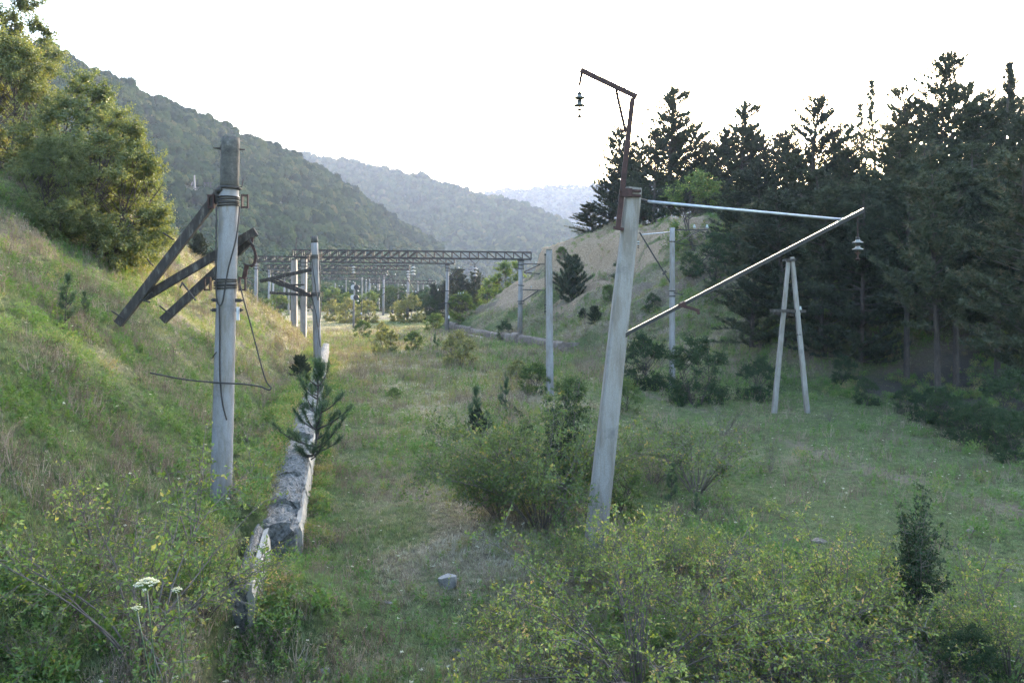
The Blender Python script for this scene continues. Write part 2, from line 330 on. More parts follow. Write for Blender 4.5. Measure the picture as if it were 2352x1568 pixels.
# ------------------------------------------------------------------ ground cover masks
def path_d(x, y):
    pts = [(6.0, 40), (8.2, 33), (9.2, 28), (10.2, 22.6), (11.8, 18.3), (14, 14)]
    d = np.full(np.shape(x), 1e9)
    for (ax, ay), (bx, by) in zip(pts, pts[1:]):
        ex, ey = bx - ax, by - ay; t = np.clip(((x - ax) * ex + (y - ay) * ey) / (ex * ex + ey * ey), 0, 1)
        d = np.minimum(d, np.hypot(x - ax - t * ex, y - ay - t * ey))
    return d
def masks(x, y):
    s = x + 0.2 * y
    dl = sdist(POLY_L, x, y); dr = sdist(POLY_R, x, y)
    big = fbm(x / 5.5, y / 5.5, 3, 41)
    dry = 0.29 + 1.5 * (big - 0.5) + 0.9 * (fbm(x / 1.1, y / 1.1, 2, 43) - 0.5)
    dry = dry + 0.55 * sm(38, 58, y) * sm(-1.0, 2.0, dl) + 0.3 * sm(50, 62, y) * (1 - sm(95, 125, y)) * (1 - sm(-4, 6, s))
    dry = dry + 0.14 * np.exp(-((s - 3.0) / 1.8) ** 2) * (1 - sm(30, 40, y)) - 0.3 * sm(7, 10, s) * (1 - sm(38, 44, y)) - 0.28 * np.exp(-((s + 0.4) / 0.9) ** 2) * (1 - sm(30, 45, y))
    dry = dry + 0.05 * sm(1, 4, dr) * sm(34, 44, y) + 0.34 * sm(24, 40, y) * (1 - sm(-1, 1, dr)) * (1 - sm(9, 12, s)) - 0.12 * sm(0, 2, dl) * (1 - sm(35, 50, y))
    soil = 0.18 + 0.9 * (fbm(x / 2.2, y / 2.2, 3, 57) - 0.5) + 0.5 * (1 - sm(0.2, 0.8, path_d(x, y))) * (0.35 + fbm(x, y, 2, 61) * 0.9)
    soil = soil + 0.25 * sm(1, 4, dr) * (0.3 + 0.7 * sm(34, 42, y)) + 0.5 * sm(2, 5, dr) * (1 - sm(34, 42, y))
    soil = soil + 0.2 * np.exp(-((s - 4.7) / 0.5) ** 2) * (1 - sm(22, 30, y)) + 0.25 * sm(1, 3, dl) * fbm(x / 2.5, y / 2.5, 2, 63)
    gk = vnoise((x * 0.93 - y * 0.37) / 2.6, (x * 0.37 + y * 0.93) / 1.3, 71) * 0.6 + fbm(x / 6, y / 6, 3, 73) * 0.75
    sand = sm(2, 6, dr) * sm(44, 58, y) * (1 - sm(15, 20, dr)) * sm(.42, .66, gk) * (0.25 + 0.9 * sm(68, 82, y)) + 1.0 * sm(9.5, 12, dr) * (1 - sm(14, 16, dr)) * sm(78, 86, y)
    sand = sand + 0.5 * sm(48, 60, y) * sm(2, 5, dl) * fbm(x / 3, y / 3, 2, 75) * (1 - sm(11, 14, dl))
    ball_shade = sm(5.8, 6.5, s) * (1 - sm(7.6, 8.6, s)) * (1 - sm(14, 20, y)) * sm(.38, .66, fbm(x / 1.3, y / 1.3, 3, 81)) * 1.0
    return np.clip(dry, 0, 1), np.clip(soil, 0, 1), np.clip(sand, 0, 1), np.clip(ball_shade + 1.0 * sm(0.8, 2.8, dr) * (1 - sm(36, 44, y)), 0, 1)  # last term: wood floor, dark litter with deep shade put into its colour

# ------------------------------------------------------------------ the ground sheet
def axis(lo_far, lo, hi, hi_far, step, grow):
    a = list(np.arange(lo, hi, step)); s = step; v = hi
    while v < hi_far: a.append(v); s *= grow; v += s
    a.append(hi_far); s = step; v = lo; b = []
    while v > lo_far: s *= grow; v -= s; b.append(v)
    return np.array(sorted(set(b + a)))
gx = axis(-1400, -34, 34, 1900, 0.30, 1.06); gy = axis(-60, -4, 105, 3500, 0.32, 1.05)
GXX, GYY = np.meshgrid(gx, gy); gzz = height(GXX, GYY)
far = sm(400, 900, np.hypot(GXX, GYY)); gzz = gzz * (1 - far)
nx, ny = len(gx), len(gy)
idx = np.arange(nx * ny).reshape(ny, nx)
gf = np.stack([idx[:-1, :-1], idx[:-1, 1:], idx[1:, 1:], idx[1:, :-1]], -1).reshape(-1, 4)
mk = np.stack(masks(GXX.ravel(), GYY.ravel()), -1)
gme = new_mesh('ground', np.stack([GXX, GYY, gzz], -1).reshape(-1, 3), gf, [M['ground']], {'mask': ('POINT', 'FLOAT_COLOR', mk)}, smooth=True)
tag(link('ground', gme), kind='structure')

# ------------------------------------------------------------------ scattering: points in numpy, instances in geometry nodes
def scatter_group(coll):
    g = bpy.data.node_groups.new('scatter', 'GeometryNodeTree')
    g.interface.new_socket('Geometry', in_out='INPUT', socket_type='NodeSocketGeometry'); g.interface.new_socket('Geometry', in_out='OUTPUT', socket_type='NodeSocketGeometry')
    n = g.nodes; l = g.links; gi = n.new('NodeGroupInput'); go = n.new('NodeGroupOutput')
    ci = n.new('GeometryNodeCollectionInfo'); ci.inputs['Collection'].default_value = coll; ci.inputs['Separate Children'].default_value = True; ci.inputs['Reset Children'].default_value = True
    ip = n.new('GeometryNodeInstanceOnPoints'); ip.inputs['Pick Instance'].default_value = True
    def na(nm, t):
        q = n.new('GeometryNodeInputNamedAttribute'); q.data_type = t; q.inputs[0].default_value = nm; return q.outputs[0]
    l.new(gi.outputs[0], ip.inputs['Points']); l.new(ci.outputs[0], ip.inputs['Instance'])
    l.new(na('idx', 'INT'), ip.inputs['Instance Index']); l.new(na('rot', 'FLOAT_VECTOR'), ip.inputs['Rotation']); l.new(na('scl', 'FLOAT_VECTOR'), ip.inputs['Scale'])
    l.new(ip.outputs[0], go.inputs[0]); return g
def scatter(name, label, cat, protos, pts, rot, scl, idx, tint):
    coll = bpy.data.collections.new(name + '_kinds')
    for i, me in enumerate(protos):
        coll.objects.link(bpy.data.objects.new('%s_%02d' % (name, i), me))
    me = new_mesh(name, pts, [], (), {'rot': ('POINT', 'FLOAT_VECTOR', rot), 'scl': ('POINT', 'FLOAT_VECTOR', scl), 'idx': ('POINT', 'INT', idx), 'tint': ('POINT', 'FLOAT', tint)})
    o = link(name, me); md = o.modifiers.new('scatter', 'NODES'); md.node_group = scatter_group(coll)
    return tag(o, label, cat, kind='stuff')

# ------------------------------------------------------------------ foliage builders
def unit(v): return v / np.maximum(np.linalg.norm(v, axis=-1, keepdims=True), 1e-9)
def leaf_quads(pos, d, nrm, L, W, fold=0.25):
    """kite-shaped leaves folded along the midrib: base, side, tip, side"""
    d = unit(d); side = unit(np.cross(d, nrm)); up = np.cross(side, d)
    L = np.asarray(L)[:, None]; W = np.asarray(W)[:, None]
    mid = pos + d * L * 0.45
    v = np.stack([pos, mid + side * W * 0.5 + up * W * fold, pos + d * L, mid - side * W * 0.5 + up * W * fold], 1)
    f = np.arange(len(pos) * 4).reshape(-1, 4)
    return v.reshape(-1, 3), f
def leaf_mesh(name, pos, d, nrm, L, W, m, var, fold=0.25):
    v, f = leaf_quads(pos, d, nrm, L, W, fold)
    return new_mesh(name, v, f, [m], {'var': ('FACE', 'FLOAT', var)})
def tubes_mesh(name, paths, m, n=4):
    V = []; F = []; b = 0
    for pts, r0, r1 in paths:
        pts = np.asarray(pts, float); k = len(pts)
        d = np.gradient(pts, axis=0); d = unit(d)
        ref = np.array([0.3, 0.9, 0.2]) if abs(d[0][2]) > 0.8 else np.array([0, 0, 1.0])
        x = unit(np.cross(d, ref)); y = np.cross(d, x)
        r = np.linspace(r0, r1, k)[:, None]
        ring = [pts + (x * math.cos(2 * math.pi * j / n) + y * math.sin(2 * math.pi * j / n)) * r for j in range(n)]
        V.append(np.stack(ring, 1).reshape(-1, 3))
        i = np.arange(k - 1)[:, None] * n; j = np.arange(n)[None, :]; j2 = (j + 1) % n
        F.append(np.stack([i + j, i + j2, i + n + j2, i + n + j], -1).reshape(-1, 4) + b); b += k * n
    return new_mesh(name, np.concatenate(V), np.concatenate(F), [m], smooth=True)
def rdir(g, n):
    return unit(g.normal(size=(n, 3)))
def arc(g, p, d, L, k, bend, wig=0.08):
    """a bending twig: starts at p along d, curves by bend (a vector added over its length)"""
    pts = [np.array(p, float)]; d = np.array(d, float); st = L / (k - 1)
    for i in range(k - 1):
        d = d + np.asarray(bend) / (k - 1) + g.normal(size=3) * wig; d = d / np.linalg.norm(d)
        pts.append(pts[-1] + d * st)
    return np.array(pts)
def shrub(seed, H, R, nstem=9, leaf=0.035, dens=1.0, arch=0.5, m='rose', tall=False, bare=0.35, hips=0, shift=0.0, kids=(3, 6), twl=1.0):
    """a multi-stemmed shrub: arching stems, side twigs, leaves along the twigs; returns stem and crown meshes"""
    g = np.random.default_rng(seed); paths = []; LP = []; LD = []; LV = []; hip = []
    for i in range(nstem):
        a = g.uniform(0, 2 * math.pi); rr = g.uniform(0, 1) ** 0.6
        base = np.array([math.cos(a), math.sin(a), 0]) * 0.12 * R * rr
        out = rr * R * (0.35 if tall else 0.85)
        d = np.array([math.cos(a) * out, math.sin(a) * out, H * g.uniform(0.7, 1.0)]); L = np.linalg.norm(d) * g.uniform(0.85, 1.12)
        st = arc(g, base, d / np.linalg.norm(d), L, 12, np.array([math.cos(a) * arch, math.sin(a) * arch, -arch * 0.7]) * rr, 0.07)
        paths.append((st, 0.008 + 0.003 * H, 0.003))
        tone = g.normal() * 0.10
        for q in range(int(g.integers(*kids) * 2.6 * (0.6 + L / 3))):
            t = g.uniform(bare, 1.0) ** 0.8; k = min(int(t * 11), 10); p = st[k] * (1 - (t * 11 - k)) + st[k + 1] * (t * 11 - k)
            ax = unit(st[min(k + 1, 11)] - st[k]); dd = unit(ax * 0.6 + rdir(g, 1)[0] * 0.9 + np.array([0, 0, 0.25]))
            l2 = L * g.uniform(0.12, 0.34) * ((1.15 - 0.5 * t) if twl == 1.0 else (2.3 - 2.15 * t)) * twl
            tw = arc(g, p, dd, l2, 6, np.array([dd[0] * 0.4, dd[1] * 0.4, g.uniform(-0.5, 0.3)]), 0.12); paths.append((tw, 0.0055, 0.002))
            if hips and g.random() < hips * 0.5: hip.append(tw[-1])
            subs = [tw]
            for w in range(int(g.integers(2, 5))):
                kk = g.integers(1, 5); d3 = unit(unit(tw[kk + 1] - tw[kk]) + rdir(g, 1)[0] * 0.9)
                s3 = arc(g, tw[kk], d3, l2 * g.uniform(0.3, 0.6), 4, (0, 0, 0.1), 0.1); paths.append((s3, 0.003, 0.0012)); subs.append(s3)
                if hips and g.random() < hips: hip.append(s3[-1])
            if t < bare + 0.12 and g.random() < 0.5: continue
            for tw_ in subs:
                ln = np.linalg.norm(tw_[-1] - tw_[0]); nl = max(2, int(ln / leaf * 0.95 * dens))
                tt = g.uniform(0.1, 1.0, nl) * (len(tw_) - 1.001); ki = tt.astype(int); fr = (tt - ki)[:, None]
                pp = tw_[ki] * (1 - fr) + tw_[ki + 1] * fr; axv = unit(tw_[ki + 1] - tw_[ki])
                LP.append(pp); LD.append(unit(axv * 0.5 + rdir(g, nl) * 0.9 + np.array([0, 0, -0.05])))
                LV.append(np.clip(0.35 + tone + g.normal(size=nl) * 0.16 + (g.random() < 0.12) * 0.45, 0, 1))
    LP = np.concatenate(LP); LD = np.concatenate(LD); LV = np.concatenate(LV)
    n = len(LP); nr = unit(rdir(g, n) * 0.8 + np.array([0, 0, 1.0])); L = leaf * g.uniform(0.5, 1.6, n)
    LP[:, 2] += shift
    out = [('stem', tubes_mesh('stem', paths, M['twig'], 3)), ('crown', leaf_mesh('crown', LP, LD, nr, L, L * 0.55, M[m], LV))]
    if hips and hip:
        hv = []; hf = []; b = 0
        ico = np.array([(0, 0, 1), (1, 0, 0), (0, 1, 0), (-1, 0, 0), (0, -1, 0), (0, 0, -1.2)]); icf = np.array([(0, 1, 2), (0, 2, 3), (0, 3, 4), (0, 4, 1), (5, 2, 1), (5, 3, 2), (5, 4, 3), (5, 1, 4)])
        for p in hip: hv.append(p + ico * 0.011); hf.append(icf + b); b += 6
        out.append(('fruit', new_mesh('fruit', np.concatenate(hv), np.concatenate(hf), [M['hip']])))
    return out
def broadleaf(seed, H, R, trunk=0.14, leaf=0.09, nleaf=16000, base=0.15, m='tree', squash=0.8, nclump=60, multi=3, lean=(0, 0)):
    """a leafy tree: forked trunk, limbs to leaf clumps spread through an uneven crown"""
    g = np.random.default_rng(seed); paths = []; cl = []
    for s in range(multi):
        a = g.uniform(0, 6.28) + s * 6.28 / multi; tilt = 0.0 if multi == 1 else 0.35
        d = unit(np.array([math.cos(a) * tilt + lean[0], math.sin(a) * tilt + lean[1], 1.0]))
        st = arc(g, (0.1 * math.cos(a), 0.1 * math.sin(a), -0.2), d, H * g.uniform(0.75, 0.95), 10, (0, 0, 0.25), 0.07)
        paths.append((st, trunk * g.uniform(0.7, 1.0), trunk * 0.18))
        for q in range(nclump // multi):
            t = g.uniform(base, 1.0); k = min(int(t * 9), 8); p = st[k]
            az = g.uniform(0, 6.28); rad = R * (math.sin(math.pi * min(0.97, 0.18 + 0.8 * t)) ** 0.7) * g.uniform(0.35, 1.0) ** 0.5
            e = np.array([lean[0] * H * t + math.cos(az) * rad, lean[1] * H * t + math.sin(az) * rad, t * H * g.uniform(0.9, 1.05) + (0.12 * H if t > 0.5 else -0.02 * H)])
            v = e - p; L = np.linalg.norm(v)
            lb = arc(g, p, unit(v), L, 7, (0, 0, 0.15), 0.06); paths.append((lb, trunk * 0.22, 0.012)); cl.append((lb[-1], lb[3], t))
    LP = []; LD = []; LV = []; per = nleaf // len(cl)
    for c, b_, t in cl:
        r = R * g.uniform(0.24, 0.42)
        nt = 7
        for w in range(nt):
            d = unit(rdir(g, 1)[0] + unit(c - b_) * 0.5 + np.array([0, 0, 0.25])); tw = arc(g, c - d * r * 0.2, d, r * g.uniform(0.7, 1.5), 5, (0, 0, -0.25), 0.12); paths.append((tw, 0.008, 0.003))
            nl = per // nt; tt = g.uniform(0.0, 1.0, nl) * 3.999; ki = tt.astype(int); fr = (tt - ki)[:, None]
            LP.append(tw[ki] * (1 - fr) + tw[ki + 1] * fr + rdir(g, nl) * r * 0.28 * g.uniform(0, 1, (nl, 1))); LD.append(unit(rdir(g, nl) + d * 0.4 + np.array([0, 0, -0.3])))
            LV.append(np.clip(0.4 + g.normal() * 0.12 + g.normal(size=nl) * 0.16, 0, 1))
    LP = np.concatenate(LP); LD = np.concatenate(LD); LV = np.concatenate(LV); n = len(LP)
    L = leaf * g.uniform(0.7, 1.3, n)
    return [('trunk', tubes_mesh('trunk', paths, M['bark'], 5)), ('crown', leaf_mesh('crown', LP, LD, unit(rdir(g, n) + np.array([0, 0, 0.5])), L, L * 0.6, M[m], LV))]
def pine(seed, H, R, base=0.2, whorl=0.55, per=5, needle=0.2, nneed=14, tr=0.17, m='needle', width=0.03, dense=1.0, up=0.5, bend=None, cone=0.75):
    """a pine: straight trunk, whorls of branches that turn up, needle tufts at the shoots"""
    g = np.random.default_rng(seed); paths = []; TP = []; TD = []; TS = []
    tk = arc(g, (0, 0, -0.3), (0, 0, 1), H + 0.3, 16, (0, 0, 0), 0.015) if bend is None else np.array(bend, float)
    paths.append((tk, tr, tr * 0.22)); nk = len(tk) - 1
    zz = max(base * H, 0.15)
    while zz < H * 0.985:
        t = zz / H; k = min(int(t * nk), nk - 1); fr = t * nk - k; p = tk[k] * (1 - fr) + tk[k + 1] * fr
        for b in range(int(per * g.uniform(0.7, 1.3) + 0.5)):
            a = g.uniform(0, 6.28); prof = min(1.0, (1 - t) ** cone * 1.12 + 0.05) * (0.55 + 0.45 * min(1, (t - base) / 0.18 + 0.35))
            L = R * prof * g.uniform(0.4, 1.2)
            el = (0.0 + 0.55 * t) + g.normal() * 0.2
            d = np.array([math.cos(a) * math.cos(el), math.sin(a) * math.cos(el), math.sin(el)])
            br = arc(g, p + np.array([0, 0, g.uniform(-0.1, 0.1)]), d, L, 7, (0, 0, up), 0.06)
            paths.append((br, 0.012 + 0.014 * L, 0.006))
            step = whorl * 0.55 / dense; nb = max(2, int(L * 0.85 / step))
            TP.append(br[-1]); TD.append(br[-1] - br[-2]); TS.append(1.15)
            for q in range(nb):
                tt = 0.22 + 0.78 * (q + g.random()) / nb; kk = min(int(tt * 6), 5); pp = br[kk] * (1 - (tt * 6 - kk)) + br[kk + 1] * (tt * 6 - kk)
                ax = unit(br[kk + 1] - br[kk]); sd = unit(np.cross(ax, (0, 0, 1))) * (1 if g.random() < 0.5 else -1)
                l2 = min(L * 0.4, g.uniform(0.25, 0.7) * whorl * 1.4) * (1.2 - tt * 0.6); d2 = unit(ax * 0.7 + sd * g.uniform(0.2, 1.0) + np.array([0, 0, g.uniform(-0.3, 0.9)]))
                tw = arc(g, pp, d2, l2, 4, (0, 0, 0.5), 0.1); paths.append((tw, 0.008, 0.004))
                for e in (3, 2): TP.append(tw[e]); TD.append(tw[e] - tw[e - 1] + np.array([0, 0, 0.3 * l2 / 3])); TS.append(g.uniform(0.75, 1.1))
        zz += whorl * (1.0 - 0.1 * t) * g.uniform(0.75, 1.25)
    TP.append(tk[-1]); TD.append(np.array([0, 0, 1.0])); TS.append(1.2)
    TP = np.array(TP); TD = unit(np.array(TD)); TS = np.array(TS); n = len(TP)
    Pn = np.repeat(TP, nneed, 0); Dn = np.repeat(TD, nneed, 0); Sn = np.repeat(TS, nneed) * needle
    off = g.uniform(-0.9, 0.5, len(Pn)); Pn = Pn + Dn * (off * Sn)[:, None]
    nd = unit(Dn * g.uniform(0.25, 1.1, (len(Pn), 1)) + rdir(g, len(Pn)) * 0.85)
    side = unit(np.cross(nd, rdir(g, len(Pn)))); L = (Sn * g.uniform(0.7, 1.15, len(Pn)))[:, None]
    V = np.stack([Pn - side * width * 0.5, Pn + side * width * 0.5, Pn + nd * L], 1).reshape(-1, 3)
    F = np.arange(len(V)).reshape(-1, 3); tone = np.repeat(np.clip(0.4 + g.normal(size=n) * 0.2, 0, 1), nneed)
    return [('trunk', tubes_mesh('trunk', paths, M['bark'], 5)), ('crown', new_mesh('crown', V, F, [M[m]], {'var': ('FACE', 'FLOAT', tone)}))]
def plant(name, parts, loc, label, cat, group=None, rz=0.0, s=1.0, sz=None):
    """an individual plant: an Empty at its foot, its own copies of the parts (mesh data shared)"""
    o = thing(name, loc, label, cat, group); o.rotation_euler = (0, 0, rz); o.scale = (s, s, sz or s)
    for nm, me in parts: link(nm, me, o)
    return o

# ------------------------------------------------------------------ far hills and their woods
def interp(tab, x): return np.interp(x, [t[0] for t in tab], [t[1] for t in tab])
class Hill:
    """a wooded ridge: foot line, crest line and a back slope, all at their own distances"""
    def __init__(s, ridge, crest_y, foot_y, seed, pw=1.15, rough=0.05):
        s.r, s.cy, s.fy, s.seed, s.pw, s.rough = ridge, crest_y, foot_y, seed, pw, rough
    def pt(s, a, t):
        a = np.asarray(a, float); t = np.asarray(t, float)
        yr = interp(s.cy, a); yf = interp(s.fy, a); k = (a - CX) / FPX
        zr = HC - (interp(s.r, a) - HY) / FPX * yr
        Y = yf + (yr - yf) * t; X = k * Y
        z = np.where(t <= 1, zr * np.clip(t, 0, 1) ** s.pw, zr * (1 - 0.55 * np.clip(t - 1, 0, 2) ** 1.2))
        amp = s.rough * np.maximum(zr, 12) * np.sin(np.pi * np.clip(t, 0, 1))
        z = z + amp * 2.2 * (fbm(X / 75, Y / 75, 3, s.seed) - 0.5)
        return X, Y, z - 1.0 * (1 - np.clip(t * 8, 0, 1))
    def mesh(s, name, a0, a1, na=120, nt=44):
        A, T = np.meshgrid(np.linspace(a0, a1, na), np.linspace(0, 1.5, nt)); X, Y, Z = s.pt(A, T)
        i = np.arange(na * nt).reshape(nt, na); f = np.stack([i[:-1, :-1], i[:-1, 1:], i[1:, 1:], i[1:, :-1]], -1).reshape(-1, 4)
        tag(link(name, new_mesh(name, np.stack([X, Y, Z], -1).reshape(-1, 3), f, [M['hill']], smooth=True)), kind='structure')
    def trees(s, n, a0, a1, g, tmax=1.06):
        A = g.uniform(a0, a1, n * 3); T = g.uniform(0.01, tmax, n * 3); X, Y, Z = s.pt(A, T)
        w = Y * (interp(s.cy, A) - interp(s.fy, A)); keep = g.random(n * 3) < w / w.max()
        return X[keep][:n], Y[keep][:n], Z[keep][:n]
H1 = Hill([(-900, -40), (-300, 40), (60, 110), (180, 162), (240, 186), (330, 230), (440, 270), (530, 315), (640, 352), (740, 402), (810, 448), (890, 506), (960, 548), (1010, 580), (1060, 640)],
          [(-900, 340), (180, 430), (600, 560), (1010, 740), (1060, 780)], [(-900, 140), (180, 170), (500, 235), (800, 330), (1010, 560), (1060, 620)], 101)
H2 = Hill([(-200, 250), (300, 320), (560, 338), (650, 356), (740, 372), (830, 388), (960, 414), (1080, 455), (1190, 476), (1300, 525), (1400, 580), (1500, 640)],
          [(-200, 1400), (650, 1450), (1300, 1200), (1500, 1150)], [(-200, 950), (650, 950), (1300, 700), (1500, 650)], 103)
H3 = Hill([(700, 500), (1000, 462), (1115, 442), (1200, 438), (1280, 432), (1355, 429), (1500, 424), (1700, 430), (2000, 470), (2500, 560)],
          [(700, 2500), (2500, 2200)], [(700, 1900), (2500, 1700)], 107, rough=0.02)
H1.mesh('hill', -900, 1060); H2.mesh('hill', -200, 1500); H3.mesh('hill', 700, 2500)
def canopy(seed, n=620, squash=0.8):
    """a broad crown seen from afar: a few solid lobes with leaf sprays standing off their surface"""
    import bmesh
    g = np.random.default_rng(seed); nl = 7; lob = unit(g.normal(size=(nl, 3))) * g.uniform(0.35, 0.62, (nl, 1)); lob[:, 2] = np.abs(lob[:, 2]) * squash; rad = g.uniform(0.34, 0.5, nl)
    bm = bmesh.new(); bmesh.ops.create_icosphere(bm, subdivisions=2, radius=1.0); iv = np.array([v.co[:] for v in bm.verts]); itf = np.array([[v.index for v in f.verts] for f in bm.faces]); bm.free()
    V = []; F = []; tone = []
    lt = np.clip(0.32 + g.normal(size=nl) * 0.10, 0, 1)
    for q in range(nl):
        w = iv * (1 + 0.22 * (g.random((len(iv), 1)) - 0.5)); V.append(lob[q] + w * rad[q] * 0.92); F.append(np.concatenate([itf, itf[:, 2:]], 1) + q * len(iv)); tone.append(np.full(len(itf), lt[q]))
    b = nl * len(iv); k = g.integers(0, nl, n); d = rdir(g, n); p = lob[k] + d * (rad[k] * g.uniform(0.9, 1.12, n))[:, None]
    nr = unit(d + rdir(g, n) * 0.45); dr = unit(np.cross(nr, rdir(g, n))); L = g.uniform(0.10, 0.2, n); lv, lf = leaf_quads(p - dr * L[:, None] * 0.5, dr, nr, L, L * 0.8, 0.1)
    V = np.concatenate(V + [lv]); V[:, 2] = V[:, 2] * 0.95 + 0.45
    faces = [tuple(f[:3]) for f in np.concatenate(F)] + [tuple(f + b) for f in lf]
    return new_mesh('forest_crown', V, faces, [M['forest']], {'var': ('FACE', 'FLOAT', np.clip(np.concatenate(tone + [lt[k] + g.normal(size=n) * 0.07]), 0, 1))})
g = np.random.default_rng(5)
fx, fy, fz = [], [], []
for hl, n, a0, a1 in ((H1, 7500, -500, 1055), (H2, 9500, 500, 1480), (H3, 3500, 1000, 1600)):
    X, Y, Z = hl.trees(n, a0, a1, g); px = X / Y * FPX + CX; py = HY - (Z - HC) / Y * FPX
    clear = (hl is H1) & (((px - 450) / 52) ** 2 + ((py - 452) / 20) ** 2 < 1)
    fx.append(X[~clear]); fy.append(Y[~clear]); fz.append(Z[~clear])
# low wood along the valley floor beyond the old station
X = g.uniform(-120, 40, 900); Y = g.uniform(170, 420, 900); k = (X / Y > -0.62) & (X / Y < 0.05); fx.append(X[k]); fy.append(Y[k]); fz.append(np.zeros(k.sum()))
fx = np.concatenate(fx); fy = np.concatenate(fy); fz = np.concatenate(fz); n = len(fx)
size = np.clip(3.9 * np.exp(g.normal(size=n) * .36), 1.8, 6.5) * (1 + 0.75 * sm(600, 1300, fy)); size[-k.sum():] *= 0.6
scatter('forest', 'continuous broadleaf wood covering the far hillsides', 'forest', [canopy(i) for i in range(6)], np.stack([fx, fy, fz - size * 0.1], -1),
        np.stack([g.normal(size=n) * 0.1, g.normal(size=n) * 0.1, g.uniform(0, 6.28, n)], -1), np.stack([size, size, size * g.uniform(0.8, 1.45, n)], -1), g.integers(0, 6, n), g.random(n))
HZ = MB(); HZ.beam((250, 1750, -4), (250, 1750, 420), 3560, 3660, Vector((0, 1, 0)))
hzo = HZ.build('haze', M['white']); hzo.data.materials.clear()
hm = bpy.data.materials.new('haze_air'); hm.use_nodes = True; hn = hm.node_tree.nodes; hn.remove(hn['Principled BSDF'])
pv = hn.new('ShaderNodeVolumePrincipled'); pv.inputs['Color'].default_value = (0.72, 0.78, 1.0, 1); pv.inputs['Density'].default_value = 0.00013; pv.inputs['Anisotropy'].default_value = 0.0
hm.node_tree.links.new(pv.outputs[0], hn['Material Output'].inputs['Volume']); hzo.data.materials.append(hm)
tag(hzo, kind='stuff')

# ------------------------------------------------------------------ retaining walls
def wall_piece(fn, y0, y1, width, zt, mt, parent, name='wall_segment', seed=0, side=-1, rough=0.05, drop=0.0, zb=-0.4, step=0.05):
    """a length of broken concrete wall; fn gives the front face, side the way its back lies"""
    n = max(4, int(abs(y1 - y0) / step)); ys = np.linspace(y0, y1, n)
    prof = [(0.0, zb), (0.0, 0.15 * zt), (0.0, 0.5 * zt), (0.01, 0.72 * zt), (0.05, 0.86 * zt), (0.13, 0.95 * zt), (0.3 * width, zt), (0.5 * width, 0.99 * zt), (0.75 * width, 0.86 * zt), (width, 0.7 * zt), (width, zb)]
    pr_ = np.array(prof); tq = np.linspace(0, len(prof) - 1, len(prof) * 3); prof = list(zip(np.interp(tq, range(len(pr_)), pr_[:, 0]), np.interp(tq, range(len(pr_)), pr_[:, 1])))
    m = len(prof); V = np.zeros((n, m, 3))
    for j, (v, z) in enumerate(prof):
        u = ys * 3.1; nz = fbm(u * 2.2, np.full(n, j * 0.6), 4, seed) - 0.5; big = fbm(ys * 0.8, np.full(n, 0.1 * j), 2, seed + 9) - 0.5
        top = 1.0 if z > 0.6 * zt else 0.25
        V[:, j, 0] = fn(ys) + side * v + (nz * 1.6 + big * 1.2) * rough * (1 if 0 < j < m - 1 else 0.2); V[:, j, 1] = ys + (fbm(u, np.full(n, j * .5), 2, seed + 3) - 0.5) * rough
        V[:, j, 2] = z + top * rough * (nz * 1.8 + big * 2.6) - (drop * sm(0, 1, np.abs(ys - y0) / max(abs(y1 - y0), .1)) if z > 0 else 0)
    je = fbm(np.arange(m) * 0.33 + seed, np.full(m, 0.5), 3, seed + 21)[None, :] - 0.5; jt = (0.4 + np.array([max(z, 0) for _, z in prof])[None, :] / max(zt, .1)) * rough * 1.6
    V[:, :, 1] += (je * 2.0 - 0.0) * jt * np.exp(-np.abs(ys - y0) / .35)[:, None] - (je * 1.4) * jt * np.exp(-np.abs(ys - y1) / .35)[:, None]
    i = np.arange(n * m).reshape(n, m); f = [tuple(q) for q in np.stack([i[:-1, :-1], i[1:, :-1], i[1:, 1:], i[:-1, 1:]], -1).reshape(-1, 4)]
    f += [tuple(i[0]), tuple(i[-1][::-1])]
    o = parent.location; V = V.reshape(-1, 3) - np.array(o)
    return link(name, new_mesh(name, V, f, [mt]), parent)
lw = thing('retaining_wall', (wall_x(21), 21, 0), 'long broken concrete platform wall running below the lattice poles', 'wall')
for i, (a, b, w, zt, mt, rg) in enumerate([(15.2, 16.6, 1.15, 0.72, 'wall', 0.13), (16.55, 18.6, 0.95, 0.90, 'wall', 0.12), (18.55, 20.9, 0.9, 0.98, 'wall', 0.11), (20.9, 23.2, 1.2, 0.86, 'wall', 0.12), (23.15, 26.0, 0.95, 1.05, 'wall', 0.11), (25.95, 28.4, 1.3, 0.9, 'wall', 0.11), (28.35, 32, 0.9, 1.04, 'wall', 0.10), (31.9, 34.0, 1.1, 0.84, 'wall', 0.10), (33.95, 39, 0.95, 1.06, 'wall', 0.10), (39.05, 47, 0.8, 0.98, 'wall', 0.06), (47.05, 61, 0.8, 0.98, 'wall', 0.06)]):
    wall_piece(wall_x, a, b, w, zt, M[mt], lw, seed=i * 7 + 3, rough=rg * 0.75)
for i, (a, b, zt) in enumerate([(15.6, 18.1, 0.62), (18.14, 20.5, 0.74), (20.55, 24.6, 0.85)]):
    wall_piece(lambda y: wall_x(y) + 0.10, a, b, 0.11, zt, M['wall_face'], lw, 'facing_slab', 50 + i, rough=0.012)
nw = thing('retaining_wall', (wall_x(12.7) - 0.5, 12.7, 0), 'short concrete wall end sunk in weeds nearest the rose shrub', 'wall')
wall_piece(lambda y: wall_x(y) - 0.52 + 0 * y, 11.7, 14.6, 0.28, 0.92, M['wall'], nw, seed=91, rough=0.06)
wall_piece(lambda y: wall_x(y) - 0.42 + 0 * y, 11.75, 14.5, 0.1, 0.84, M['wall_face'], nw, 'facing_slab', 93, rough=0.012)
